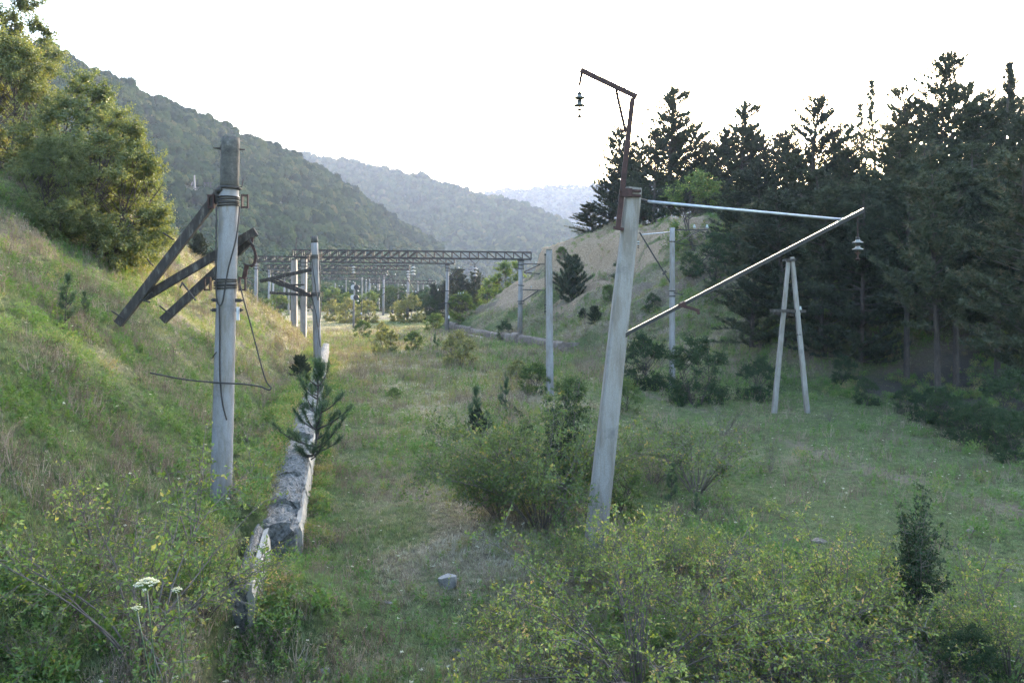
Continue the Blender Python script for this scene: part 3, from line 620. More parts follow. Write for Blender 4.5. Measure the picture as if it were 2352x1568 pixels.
rw = thing('retaining_wall', (right_wall_x(75), 75, 0), 'low stained concrete wall along the foot of the sandy slope', 'wall')
for i, (a, b, zt) in enumerate([(63.2, 66.0, 0.88), (66.05, 69.5, 0.9), (69.55, 72.6, 0.92), (74.3, 78, 0.85), (78.05, 82, 0.72), (82.05, 88, 0.7), (88.05, 94, 0.85), (94.05, 99, 1.0)]):
    wall_piece(right_wall_x, a, b, 0.6, zt, M['wall_stained'], rw, seed=120 + i * 5, side=1, rough=0.05, step=0.3)
wall_piece(lambda y: right_wall_x(y) - 0.25, 72.7, 74.2, 0.9, 1.0, M['wall_stained'], rw, 'buttress', 171, side=1, rough=0.04)
MB().beam((3.7, 63.5, -0.2), (6.3, 64.1, -0.2), 0.5, 2.0).build('return_wall', M['wall_stained'], rw)

# ------------------------------------------------------------------ catenary poles
def insulator(p, label, n=2, s=1.0, mt='porcelain', group=None, link_up=0.12, tilt=(0, 0, -1), cap='steel'):
    """a string of bell insulators hanging from p"""
    ax = -Vector(tilt).normalized(); o = thing('insulator_string', p, label, 'insulator', group); q = Vector(p)
    MB().tube([q, q - ax * link_up], 0.013 * s, 6).build('hanger_link', M[cap], o)
    q = q - ax * link_up
    for i in range(n):
        b = MB(); b.lathe(q, [(0.018 * s, 0), (0.04 * s, -0.015 * s), (0.05 * s, -0.07 * s), (0.058 * s, -0.09 * s), (0.13 * s, -0.125 * s), (0.128 * s, -0.14 * s), (0.06 * s, -0.135 * s), (0.03 * s, -0.155 * s)], ax)
        dsc = b.build('insulator_disc', M[mt], o, smooth=True); MB().lathe(q + ax * .004 * s, [(0.02 * s, 0), (0.044 * s, -0.015 * s), (0.053 * s, -0.06 * s)], ax, 10).build('metal_cap', M['steel'], dsc, smooth=True); q = q - ax * 0.16 * s
    f = MB(); f.tube([q, q - ax * 0.1 * s], 0.014 * s, 6); f.lathe(q - ax * 0.04 * s, [(0.02 * s, 0), (0.07 * s, -0.02 * s), (0.03 * s, -0.045 * s)], ax, 8)
    f.tube([q - ax * 0.1 * s, q - ax * 0.19 * s], 0.018 * s, 6); f.lathe(q - ax * 0.18 * s, [(0.02 * s, 0), (0.07 * s, -0.02 * s), (0.025 * s, -0.06 * s)], ax, 8); f.build('clamp', M[cap], o)
    return o
def pins(parent, pts, s=1.0, mt='porcelain_white'):
    s = s if s < 1.4 else s * 0.72
    for p in pts:
        MB().lathe(p, [(0.012, -0.12 * s), (0.012, 0.0), (0.055 * s, 0.0), (0.06 * s, 0.04 * s), (0.035 * s, 0.06 * s), (0.045 * s, 0.1 * s), (0.02 * s, 0.13 * s)], (0, 0, 1), 8).build('pin_insulator', M[mt], parent, smooth=True)
def shaft(parent, a, b, r0, r1, mt='concrete', n=20, square=False, cap=True):
    a = Vector(a); b = Vector(b); m = MB()
    if square: m.beam(a - Vector((0, 0, 0.6)), b, r0 * 2, r0 * 2, Vector((0, 1, 0)), r1 * 2, r1 * 2)
    else:
        k = 10; m.tube([a.lerp(b, i / k) - (Vector((0, 0, 0.6)) if i == 0 else Vector((0, 0, 0))) for i in range(k + 1)], [r0 + (r1 - r0) * i / k for i in range(k + 1)], n)
    return m.build('shaft', M[mt], parent, smooth=not square)
def clamp_band(parent, c, r, turns=4, wide=0.06, br=0.12, mt='rust'):
    """wire wound round a pole between two slotted steel plates"""
    c = Vector(c); m = MB()
    for i in range(turns): m.ring(c + Vector((0, 0, (i - (turns - 1) / 2) * wide * 0.62)), (0.03 * (i % 3 - 1), 0.04 * ((i + 1) % 3 - 1), 1), r + 0.012, 0.017, 22, 6)
    band = m.build('wire_band', M['steel'], parent, smooth=True)
    for sgn in (-1, 1):
        p = c + Vector((sgn * (r + br * 0.45), -0.02, 0)); b = MB(); h = wide * turns * 0.62 + 0.07
        b.beam(p - Vector((0, 0, h / 2)), p + Vector((0, 0, h / 2)), 0.02, 0.1, Vector((0, 1, 0)))
        q = p + Vector((sgn * br * 0.55, 0, 0)); b.beam(q - Vector((0, 0, h / 2)), q + Vector((0, 0, h / 2)), 0.025, 0.05, Vector((0, 1, 0)))
        for z in (-h / 2 + 0.02, h / 2 - 0.02): b.beam(p + Vector((0, 0, z)), q + Vector((0, 0, z)), 0.05, 0.03)
        b.build('clamp_plate', M[mt], band)

# near left pole with three dropped timber arms
Y0 = 15.6
b0, t0 = P(507, 1165, Y0), P(530, 316, Y0)
lp = thing('catenary_pole', b0, 'round concrete pole wound with wire, three broken timber arms hanging from it', 'pole', 'concrete catenary poles')
shaft(lp, b0, b0.lerp(t0, 0.86), 0.205, 0.180)
MB().tube([b0.lerp(t0, 0.86 + 0.14 * i / 5) for i in range(6)], [0.181, 0.180, 0.179, 0.178, 0.177, 0.170], 20).build('weathered_top', M['concrete_dark'], lp, smooth=True)
m = MB()
m.tube([P(490, 340, Y0 - 0.02), P(563, 344, Y0 + 0.02)], 0.016, 6); m.ring(P(508, 341, Y0), (1, 0, 0), 0.035, 0.02, 10, 5); m.build('cross_pin', M['steel'], lp)
ax = (t0 - b0).normalized()
m = MB(); m.ring(P(528, 432, Y0), ax, 0.19, 0.03, 22, 6); m.beam(P(510, 432, Y0 - 0.16), P(498, 440, Y0 - 0.1), 0.05, 0.09); m.build('arm_strap', M['steel'], lp, smooth=True)
m = MB(); m.tube([P(545, 431, Y0 - 0.1), P(556, 429, Y0 - 0.1), P(559, 412, Y0 - 0.1)], 0.012, 6); m.build('hook', M['steel'], lp)
MB().ring(P(526, 452, Y0), ax, 0.187, 0.014, 22, 5).build('collar', M['galv'], lp)
clamp_band(lp, P(525, 463, Y0), 0.185, 5, 0.065, 0.2)
clamp_band(lp, P(518, 652, Y0), 0.196, 5, 0.065, 0.2)
m = MB(); m.beam(P(513, 432, Y0 + 0.05), P(272, 744, Y0 + 0.15), 0.175, 0.10, Vector((0, 1, 0))); m.build('arm', M['wood'], lp)
m = MB(); m.beam(P(333, 682, Y0 + 0.28), P(588, 531, Y0 + 0.36), 0.165, 0.10, Vector((0, 1, 0))); m.build('arm', M['wood'], lp)
m = MB(); m.beam(P(374, 736, Y0 + 0.40), P(572, 554, Y0 + 0.48), 0.16, 0.10, Vector((0, 1, 0))); m.build('arm', M['wood'], lp)
for a, b in (((399, 551), (374, 534)), ((351, 610), (338, 594)), ((284, 731), (256, 714)), ((420, 648), (414, 660)), ((418, 648), (450, 690)), ((392, 722), (366, 702)), ((345, 694), (322, 688)), ((330, 690), (350, 672))):
    MB().tube([P(*a, Y0 + 0.08), P(*b, Y0 - 0.02)], 0.017, 6).build('bolt', M['steel'], lp)
def strip(parent, pts, th=0.05, w=0.03, name='steel_strip', mt='rust'):
    m = MB()
    for a, b in zip(pts, pts[1:]): m.beam(a, b, th, w, Vector((0, 1, 0)))
    m.build(name, M[mt], parent)
strip(lp, [P(580, 545, Y0 + .3), P(578, 560, Y0 + .3), P(585, 575, Y0 + .3), P(588, 590, Y0 + .3), P(584, 606, Y0 + .3), P(576, 613, Y0 + .3)])
strip(lp, [P(568, 608, Y0 + .3), P(564, 622, Y0 + .3), P(561, 641, Y0 + .3)], 0.085)
m = MB(); m.tube([P(560, 606, Y0 + .3), P(574, 610, Y0 + .3), P(585, 606, Y0 + .3)], 0.02, 6).build('bolt', M['steel'], lp); m = MB(); m.tube([P(573, 553, Y0 + .28), P(585, 566, Y0 + .28)], 0.018, 6); m.build('bolt', M['steel'], lp)
F_ = Y0 - 0.24
def wire(parent, pts, r=0.015, mt='steel', name='wire'):
    pts = [Vector(p) for p in pts]; fine = []
    for i in range(len(pts) - 1):
        p0 = pts[max(i - 1, 0)]; p1 = pts[i]; p2 = pts[i + 1]; p3 = pts[min(i + 2, len(pts) - 1)]
        for t in (0, .25, .5, .75): fine.append(0.5 * ((2 * p1) + (p2 - p0) * t + (2 * p0 - 5 * p1 + 4 * p2 - p3) * t * t + (3 * p1 - p0 - 3 * p2 + p3) * t ** 3))
    fine.append(pts[-1]); return MB().tube(fine, r, 6).build(name, M[mt], parent, smooth=True)
wire(lp, [P(497, 475, F_ + .1), P(497, 530, F_), P(496, 640, F_), P(498, 685, F_), P(504, 701, F_), P(512, 690, F_), P(524, 620, F_), P(543, 545, F_), P(551, 475, F_ + .1)])
wire(lp, [P(504, 700, F_), P(505, 760, F_), P(505, 850, F_), P(507, 890, F_), P(512, 930, F_), P(521, 964, F_)])
wire(lp, [P(552, 655, F_ + .1), P(560, 690, F_), P(577, 750, F_), P(600, 838, F_), P(612, 876, F_), P(623, 890, F_ - .05), P(616, 895, F_ - .05), P(600, 888, F_ - .05), P(562, 882, F_ - .05), P(507, 879, F_ - .05), P(430, 872, F_ - .05), P(345, 856, F_ - .1)])
wire(lp, [P(488, 822, F_ + .2), P(492, 815, F_), P(498, 808, F_)], 0.012)
for (x, y) in ((549, 690), (550, 712), (494, 689), (493, 712)):
    m = MB(); sg = 1 if x > 520 else -1; m.beam(P(x - sg * 8, y, Y0 - .1), P(x + sg * 5, y, Y0 - .1), 0.05, 0.07).build('bolt_plate', M['steel'], lp); m = MB(); m.tube([P(x + sg * 2, y, Y0 - .2), P(x + sg * 9, y, Y0 - .2)], 0.018, 6); m.build('bolt', M['steel'], lp)
m = MB(); m.beam(P(547, 705, Y0 - .15), P(547, 735, Y0 - .15), 0.05, 0.06, Vector((0, 1, 0))); m.build('clamp_plate', M['galv'], lp)

# second pole on the left platform
Y1 = 45.9
b1, t1 = P(730, 836, Y1), P(722, 543, Y1)
p2 = thing('catenary_pole', b1, 'round concrete pole with dark timber arms standing at the far end of the platform wall', 'pole', 'concrete catenary poles')
shaft(p2, b1, b1.lerp(t1, 0.95), 0.23, 0.195); MB().tube([b1.lerp(t1, 0.95), t1], [0.196, 0.192], 18).build('weathered_top', M['concrete_dark'], p2, smooth=True)
clamp_band(p2, P(723, 590, Y1), 0.2, 5, 0.075, 0.2); clamp_band(p2, P(725, 676, Y1), 0.21, 5, 0.075, 0.2)
for a, b, w in (((724, 617), (598, 646), .2), ((618, 642), (718, 680), .2), ((620, 672), (713, 678), .17), ((632, 640), (700, 668), .1), ((640, 655), (700, 654), .1)):
    MB().beam(P(*a, Y1 - .05), P(*b, Y1 + .1), w, 0.12, Vector((0, 1, 0))).build('arm', M['wood'], p2)
wire(p2, [P(716, 595, Y1 - .3), P(722, 640, Y1 - .3), P(731, 690, Y1 - .3), P(736, 640, Y1 - .3), P(733, 595, Y1 - .3)], 0.025)
wire(p2, [P(716, 680, Y1 - .3), P(726, 720, Y1 - .3), P(731, 752, Y1 - .3), P(737, 715, Y1 - .3), P(738, 680, Y1 - .3)], 0.025)
wire(p2, [P(731, 750, Y1 - .3), P(733, 775, Y1 - .3), P(736, 797, Y1 - .3)], 0.025)

# leaning square post with the rusty head frame
YC = 15.2
bc, tc_ = P(1361, 1300, YC), P(1455, 432, YC)
lpo = thing('leaning_post', bc, 'tall square concrete post leaning over the foreground rose bush, rusty steel frame on top', 'pole', 'concrete catenary poles')
axd = (tc_ - bc).normalized()
me_ = MB(); v0 = []
cr = [(-1, -0.55), (-0.35, -1), (0.75, -1), (1, -0.75), (1, 0.8), (0.7, 1), (-0.7, 1), (-1, 0.7)]
xx = Vector((1, 0, 0)); xx = (xx - axd * xx.dot(axd)).normalized(); yy = axd.cross(xx) * -1
for q in range(9):
    c = bc.lerp(tc_, q / 8) - (axd * 0.7 if q == 0 else Vector((0, 0, 0))); r = 0.205 - 0.058 * q / 8
    for (i, j) in cr: v0.append(c + xx * i * r + yy * (-j) * r * -1)
k = len(cr); fs = [(a * k + i, a * k + (i + 1) % k, (a + 1) * k + (i + 1) % k, (a + 1) * k + i) for a in range(8) for i in range(k)] + [tuple(range(k - 1, -1, -1)), tuple(range(8 * k, 9 * k))]
me_.add(v0, fs); me_.build('shaft', M['concrete_warm'], lpo)
m = MB()
for dy in (-0.09, 0.07): m.beam(P(1419, 527, YC - .08 + dy), P(1453, 226, YC - .08 + dy), 0.095, 0.05, Vector((0, 1, 0)))
m.build('head_mast', M['rust'], lpo)
m = MB()
for dy in (-0.09, 0.07): m.beam(P(1333, 161, YC - .08 + dy), P(1463, 223, YC - .08 + dy), 0.095, 0.05, Vector((0, 1, 0)))
m.build('head_beam', M['rust'], lpo)
m = MB(); m.beam(P(1415, 207, YC - .08), P(1436, 300, YC - .08), 0.05, 0.055, Vector((0, 1, 0))); m.build('brace', M['rust'], lpo)
m = MB()
for y in (436, 447): m.beam(P(1424, y, YC - .2), P(1472, y + 3, YC - .18), 0.035, 0.045)
m.beam(P(1440, 433, YC - .2), P(1440, 452, YC - .2), 0.2, 0.06, Vector((0, 1, 0))); m.build('clamp_plate', M['rust'], lpo)
m = MB(); m.beam(P(1408, 523, YC - .15), P(1432, 527, YC - .15), 0.12, 0.05).build('foot_bracket', M['rust'], lpo); m = MB(); m.beam(P(1425, 300, YC - .16), P(1445, 302, YC - .16), 0.05, 0.04).build('brace_clamp', M['rust'], lpo)
m = MB(); m.tube([P(1470, 458, YC - .05), P(1490, 464, YC - .05)], 0.03, 8); m.beam(P(1470, 450, YC - .05), P(1470, 470, YC - .05), 0.03, 0.06, Vector((0, 1, 0))); m.build('hinge_bracket', M['steel'], lpo)
MB().tube([P(1487, 463, YC - .05), P(1942, 505, YC - .3)], [0.030, 0.024], 10).build('tie_pipe', M['galv'], lpo, smooth=True)
m = MB()
up_ = Vector((-.017, 0, .033))
for dy in (-.055, .055):
    a, b = P(1438, 768, YC - .1 + dy), P(1985, 483, YC - .35 + dy); m.beam(a, b, 0.06, 0.045, Vector((0, 1, 0)))
m.build('cantilever_channel', M['steel'], lpo); m = MB()
for dy in (-.055, .055):
    a, b = P(1438, 768, YC - .1 + dy), P(1985, 483, YC - .35 + dy); m.beam(a + up_, b + up_, 0.010, 0.05, Vector((0, 1, 0))).build('lit_top_flange', M['lit_steel'], lpo); m = MB()  # pale strips paint the light from above on the channels' upper edges
a, b = P(1438, 768, YC - .1), P(1985, 483, YC - .35)
for q in range(7):
    c = a.lerp(b, (q + .5) / 7) + Vector((0, 0, .03)); d = (b - a).normalized(); MB().beam(c - d * .03, c + d * .03, 0.055, 0.03, Vector((0, 0, 1))).build('spacer', M['steel'], lpo)
m = MB()
m = MB(); m.beam(P(1425, 772, YC - .1), P(1440, 762, YC - .1), 0.12, 0.14); m.build('hinge_bracket', M['steel'], lpo)
m = MB(); m.beam(P(1558, 699, YC - .25), P(1606, 714, YC - .3), 0.045, 0.06); m.beam(P(1604, 712, YC - .3), P(1604, 722, YC - .3), 0.04, 0.05, Vector((0, 1, 0))); m.beam(P(1562, 700, YC - .2), P(1572, 694, YC - .2), 0.14, 0.05); m.build('side_bracket', M['rust'], lpo)
for (x, y) in ((1416, 650), (1411, 690), (1405, 745), (1402, 765), (1421, 620)): MB().tube([P(x - 2, y, YC - .1), P(x + 6, y, YC - .1)], 0.02, 6).build('bolt', M['steel'], lpo)
MB().beam(P(1337, 163, YC - .09), P(1331, 196, YC - .09), 0.05, 0.04, Vector((0, 1, 0))).build('hanger_plate', M['rust'], lpo)
insulator(P(1331, 196, YC - .09), 'dark two-disc insulator string dangling from the rusty head frame against the sky', 2, 0.88, 'porcelain_dark', 'insulator strings', 0.13)
insulator(P(1970, 498, YC - .33), 'grey two-disc insulator string hung at the tip of the cantilever before the pines', 2, 0.78, 'porcelain', 'insulator strings', 0.38, cap='rust')

# other single posts
YD = 38.8
d0 = P(1263, 912, YD); pd = thing('square_post', d0, 'plain square concrete post standing alone on the meadow before the low wall', 'pole', 'concrete catenary poles')
shaft(pd, d0, P(1261, 575, YD), 0.185, 0.145, square=True); MB().beam(P(1261, 575.3, YD), P(1261, 573, YD), .26, .26, Vector((0, 1, 0))).build('weathered_top', M['concrete_dark'], pd)
m = MB(); m.tube([P(1252, 582, YD - .1), P(1252, 722, YD - .1)], 0.02, 6)
for y in (585, 700, 715): m.beam(P(1250, y, YD - .1), P(1256, y, YD - .1), .06, .07)
m.build('rod', M['steel'], pd)
YE = 40.5
e0 = P(1544, 905, YE); pe = thing('catenary_pole', e0, 'round concrete pole rising from dark bushes before the eroded slope, two white insulators', 'pole', 'concrete catenary poles')
shaft(pe, e0, P(1544, 523, YE), 0.165, 0.125)
MB().tube([P(1540, 533, YE), P(1473, 539, YE - .2)], 0.026, 8).build('tie_pipe', M['galv'], pe, smooth=True)
m = MB(); m.beam(P(1469, 534, YE - .2), P(1541, 652, YE), 0.06, 0.08, Vector((0, 1, 0))); m.build('cantilever_channel', M['steel'], pe)
m = MB(); m.beam(P(1550, 528, YE), P(1626, 528, YE), .07, .06); m.build('cross_arm', M['steel'], pe); MB().beam(P(1553, 556, YE), P(1606, 531, YE), .05, .05).build('brace', M['steel'], pe)
MB().tube([P(1553, 558, YE), P(1600, 565, YE)], .02, 6).build('wire', M['steel'], pe)
for y in (555, 668, 680): MB().ring(P(1544, y, YE), (0, 0, 1), .15, .03, 18, 5).build('wire_band', M['steel'], pe)
MB().beam(P(1548, 672, YE - .1), P(1568, 678, YE - .2), .06, .05).build('side_bracket', M['steel'], pe); MB().beam(P(1522, 630, YE - .1), P(1530, 622, YE - .1), .04, .12).build('side_bracket', M['steel'], pe)
pins(pe, [P(1595, 524, YE), P(1624, 524, YE)], 1.9)
insulator(P(1466, 546, YE - .2), 'small white insulator string beside the leaning post at the pipe end', 2, 0.75, 'porcelain_white', 'insulator strings', 0.12)
YF = 32.8
f0 = P(1816, 950, YF); pf = thing('a_frame_pole', f0, 'grey A-shaped pole of two concrete legs standing before the pines', 'pole')
MB().beam(P(1777, 955, YF), P(1811, 597, YF), .19, .19, Vector((0, 1, 0)), .135, .135).build('leg', M['concrete_warm'], pf)
MB().beam(P(1857, 978, YF - .2), P(1819, 590, YF - .05), .19, .19, Vector((0, 1, 0)), .145, .145).build('leg', M['concrete_warm'], pf)
m = MB(); m.beam(P(1768, 713, YF - .14), P(1851, 715, YF - .14), .05, .12); m.build('cross_bar', M['wood'], pf); MB().beam(P(1776, 719, YF + .14), P(1834, 724, YF + .14), .06, .11).build('cross_bar', M['wood'], pf)
MB().beam(P(1798, 598, YF - .1), P(1828, 597, YF - .1), .16, .10).build('head_block', M['wood'], pf); MB().ring(P(1835, 768, YF - .1), (0, 0, 1), .1, .02, 14, 5).build('wire_band', M['steel'], pf)
pins(pf, [P(1838, 712, YF - .15)], 1.2)

# ------------------------------------------------------------------ gantries across the old tracks
UNIT = new_mesh('strut', np.array([(x, y, z) for z in (0, 1) for y in (-.5, .5) for x in (-.5, .5)]), [(0, 2, 3, 1), (4, 5, 7, 6), (0, 1, 5, 4), (1, 3, 7, 5), (3, 2, 6, 7), (2, 0, 4, 6)], [M['steel']])
def strut(parent, a, b, w, name='strut', me=None):
    a = Vector(a); b = Vector(b); d = b - a; o = link(name, me or UNIT, parent)
    o.matrix_basis = Matrix.Translation(a - parent.location) @ d.to_track_quat('Z', 'Y').to_matrix().to_4x4() @ Matrix.Diagonal((w, w, d.length, 1)); return o
def gantry(label, Y, xl, xr, yl, yr, hl, hr, posts, panels, detail=True, w=0.075, depth=0.7, yaw=0.0):
    """lattice beam from (xl, yl) to (xr, yr), hl/hr its height in view units at the ends, on posts (px, ytop, ybase)"""
    o = thing('gantry', P((xl + xr) / 2, 720, Y), label, 'gantry', 'lattice gantries over the old tracks')
    L0, R0 = P(xl, yl, Y - yaw), P(xr, yr, Y + yaw); zh = Vector((0, 0, (hl + hr) / 2 / FPX * Y)); dv = Vector((0, depth, 0))
    for nm, up, ww in (('top_chord', 1, w * 1.3), ('bottom_chord', 0, w * 1.6)):
        for q in (0, 1): MB().beam(L0 + dv * q + zh * up, R0 + dv * q + zh * up, ww, ww).build(nm, M['steel'], o)
    joined = MB()
    for q in (0, 1):
        for i in range(panels + 1):
            a = L0.lerp(R0, i / panels) + dv * q; b = a + zh
            segs = [(a, b)]
            if i < panels:
                a2 = L0.lerp(R0, (i + 1) / panels) + dv * q
                segs.append((a, a2 + zh) if i < panels / 2 else (a + zh, a2))
                if i == panels // 2: segs.append((a, a2 + zh))
            for s0, s1 in segs:
                if detail and q == 0: strut(o, s0, s1, w)
                else: joined.beam(s0, s1, w, w)
    for i in range(0, panels + 1, 2):
        a = L0.lerp(R0, i / panels); joined.beam(a, a + dv, w, w); joined.beam(a + zh, a + dv + zh, w, w)
    tag(joined.build('back_lattice', M['steel'], o), kind='stuff')
    for (px, yt, yb, r, sq) in posts:
        Yp = Y + 0.35; a, b = P(px - (0.0), yb, Yp), P(px + 2, yt, Yp); a.z = min(a.z, hz(a.x, a.y)) - 0.2
        m = MB(); m.beam(a, b, r * 2, r * 2, Vector((0, 1, 0)), r * 1.7, r * 1.7) if sq else m.tube([a, a.lerp(b, .5), b], [r, r * .9, r * .8], 12)
        po = m.build('post', M['concrete_warm'] if sq else M['concrete'], o, smooth=not sq)
        m = MB()
        for z in (0.05, 0.45, 0.8): m.beam(b + Vector((-r * 1.3, -r, -z)), b + Vector((r * 1.3, -r, -z)), .07, .07); m.beam(b + Vector((-r * 1.3, r, -z)), b + Vector((r * 1.3, r, -z)), .07, .07)
        for sx in (-1, 1): m.beam(b + Vector((sx * r, -r, -.85)), b + Vector((sx * r * .8, -r, .1)), .06, .06, Vector((0, 1, 0)))
        m.build('post_cap', M['steel'], po)['kind'] = 'stuff'
    return o
def side_arm(o, Y, pts, w=0.09, ins=(), s=1.6):
    for a, b in pts: MB().beam(P(*a, Y), P(*b, Y), w, w).build('cross_arm', M['steel'], o)
    pins(o, [P(*q, Y) for q in ins], s)
G1 = gantry('nearest and widest lattice gantry, its dark beam spanning the whole valley floor', 73.5, 673, 1220, 590, 595.5, 17, 15.5, [(697, 592, 750, .26, True), (1194, 597, 775, .24, False)], 27, True, .085)
side_arm(G1, 73.0, [((1203, 606), (1252, 607)), ((1203, 625), (1240, 608)), ((1203, 626), (1240, 629)), ((1200, 665), (1252, 667)), ((1200, 692), (1236, 668)), ((1190, 655), (1204, 656)), ((1188, 692), (1204, 692)), ((1190, 697), (1204, 697))], .09, [(1220, 660), (1231, 604)], 1.5)
MB().tube([P(680, 573, 73.5), P(680, 560, 73.5), P(681, 545, 73.5)], .05, 6).build('spike', M['steel'], G1)
m = MB(); m.tube([P(1078, 595, 73.5), P(1092, 607, 73.5), P(1103, 594, 73.5)], .03, 5); m.build('hanger_wire', M['steel'], G1)
insulator(P(1091, 606, 73.5), 'lone insulator string hanging in a wire loop under the widest gantry', 3, 2.0, 'porcelain', 'insulator strings', .2)
sq0 = P(676, 735, 74.5); sqp = thing('square_post', sq0, 'bare square concrete post left of the widest gantry post on the dry bank', 'pole', 'concrete catenary poles')
shaft(sqp, sq0, P(676, 598, 74.5), .27, .24, 'concrete_warm', square=True); MB().beam(P(676, 598, 74.5), P(676, 596, 74.5), .4, .4, Vector((0, 1, 0))).build('weathered_top', M['concrete_dark'], sqp)
G2 = gantry('second lattice gantry, its beam just beneath the widest one', 93.5, 588, 1043, 600, 605.5, 12, 11, [(587, 602, 700, .23, False), (1026, 607, 745, .23, False)], 24, True, .09)
side_arm(G2, 93, [((1031, 618), (1068, 620)), ((1031, 636), (1050, 622)), ((1031, 640), (1056, 643)), ((1028, 678), (1062, 680)), ((1030, 699), (1053, 683)), ((1014, 668), (1036, 668)), ((1014, 696), (1036, 696)), ((558, 637), (585, 639)), ((560, 640), (584, 655))], .1, [(1053, 675), (1058, 675), (1064, 674), (1054, 616), (1006, 667)], 1.9)
insulator(P(949, 606, 93.5), 'pale insulator string under the second gantry near its middle', 3, 2.4, 'porcelain_white', 'insulator strings', .15)
G3 = gantry('third lattice gantry in the row, ending at a post with a raised arm', 118, 615, 940, 617, 619.5, 9.5, 8.5, [(617, 618, 710, .22, False), (936, 620, 700, .22, False)], 22, True, .10)
side_arm(G3, 117.5, [((932, 633), (951, 668)), ((926, 640), (934, 655)), ((938, 672), (962, 673)), ((938, 686), (955, 675)), ((955, 672), (975, 665)), ((918, 668), (932, 673)), ((910, 676), (926, 668))], .11, [(933, 669), (955, 671), (948, 670)], 2.2)
for x, y in ((812, 607), (937, 617)): insulator(P(x, y, 118), 'white insulator string under the third gantry %s' % ('midway along it' if x < 900 else 'at its right end'), 3, 2.4, 'porcelain_white', 'insulator strings', .15)
G4 = gantry('fourth lattice gantry, standing on the tall post right of the signal mast', 146, 624, 889, 628, 630.5, 7.5, 7, [(626, 628, 700, .22, False), (880, 630, 728, .22, False)], 20, False, .11)
side_arm(G4, 145.5, [((884, 634), (910, 634)), ((884, 648), (902, 635)), ((866, 660), (885, 662)), ((872, 684), (890, 668))], .12, [(888, 632), (908, 631), (862, 660)], 2.4)
G5 = gantry('brown lattice gantry low across the far trees beyond the fourth', 178, 850, 1000, 650, 652, 7, 7, [(868, 640, 690, .3, True), (985, 640, 690, .3, True)], 16, False, .12)
G6 = gantry('farthest faint lattice gantry behind the signal mast', 200, 640, 870, 641, 643, 5.5, 5.5, [(652, 638, 685, .27, False), (848, 638, 700, .27, False)], 18, False, .12)
for i, (x, yt, yb, Y, lb) in enumerate([(795, 640, 680, 210, 'slim pale far pole just left of the signal mast'), (770, 650, 690, 200, 'faint pole low among the far bushes left of the signal'), (832, 637, 700, 165, 'far pole between the signal mast and the tall gantry post'), (841, 645, 695, 185, 'far pole propped by a slanting stay'), (915, 648, 690, 185, 'far pole right of the fourth gantry post'), (960, 645, 688, 200, 'far pole past the raised-arm post'), (972, 650, 686, 215, 'last small far pole before the dark pines'), (663, 650, 700, 150, 'far pole left of the square bank post')]):
    a = P(x, yb, Y); a.z = hz(a.x, a.y); o = thing('catenary_pole', a, lb, 'pole', 'concrete catenary poles')
    shaft(o, a, P(x, yt, Y), .2, .15, 'concrete_warm', 8); MB().beam(P(x, yt + 8, Y), P(x + 18, yt + 9, Y), .12, .12).build('cross_arm', M['steel'], o); pins(o, [P(x + 9, yt + 7, Y), P(x + 17, yt + 8, Y)], 2.6)

# signal mast
s0 = P(812, 757, 99); sg = thing('railway_signal', s0, 'old railway signal mast with two round black heads among yellowish bushes', 'signal')
MB().tube([s0 - Vector((0, 0, .5)), P(813, 690, 99), P(815, 648, 99)], [.14, .12, .10], 10).build('mast', M['concrete_warm'], sg, smooth=True)
for (x, y) in ((819, 660), (818, 683)):
    c = P(x, y, 98.8); o = MB().lathe(c + Vector((0, -.06, 0)), [(.32, 0), (.34, .04), (.34, .12), (.28, .16)], (0, 1, 0), 18).build('signal_head', M['black'], sg)
    MB().lathe(c + Vector((-.42, .02, 0)), [(.30, 0), (.32, .04), (.30, .30)], (0, 1, 0), 14).build('backing_plate', M['white'], sg)
    MB().beam(c + Vector((.15, -.1, -.42)), c + Vector((.3, -.1, -.42)), .2, .14).build('lamp_hood', M['white'], sg)
MB().ring(P(812, 704, 99), (0, 0, 1), .14, .04, 12, 5).build('wire_band', M['steel'], sg)
r0 = P(830, 742, 99); rp = thing('thin_rod', r0, 'thin upright metal rod close beside the signal mast', 'rod'); MB().tube([r0 - Vector((0, 0, .3)), P(831, 686, 99)], .045, 6).build('rod', M['steel'], rp); MB().lathe(P(830, 722, 99), [(.1, 0), (.12, .1), (.06, .25)], (0, 0, 1), 8).build('box', M['white'], rp)
k0 = P(1031, 730, 90); k0.z = hz(k0.x, k0.y); kp = thing('marker_stake', k0, 'thin marker stake with white top on the green bank above the low wall', 'stake')
MB().tube([k0, k0 + Vector((0, 0, 1.6))], .035, 6).build('stake', M['steel'], kp); MB().lathe(k0 + Vector((0, 0, 1.6)), [(.08, 0), (.1, .12), (.06, .35)], (0, 0, 1), 8).build('cap', M['white'], kp)

# mast and timber frame on the far hillside clearing
c0 = P(447, 441, 330)
hx, hy_, hzv = H1.pt(np.array([447.]), np.array([0.5])); 
def on_hill(px, py):
    T = np.linspace(0, 1, 200); X, Y, Z = H1.pt(np.full(200, px), T); y_ = HY - (Z - HC) / Y * FPX; i = int(np.argmin(np.abs(y_ - py))); return Vector((X[i], Y[i], Z[i]))
c0 = on_hill(447, 438); k = c0.y / FPX; um = thing('utility_mast', c0, 'tiny white mast on the far hillside clearing', 'mast')
MB().beam(c0, c0 + Vector((0, 0, 36 * k)), 4 * k, 4 * k, Vector((0, 1, 0)), 2.2 * k, 2.2 * k).build('mast', M['concrete'], um); MB().beam(c0 + Vector((-7 * k, 0, 12 * k)), c0 + Vector((-4.5 * k, 0, 24 * k)), 3 * k, 1 * k, Vector((0, 1, 0))).build('panel', M['concrete'], um)
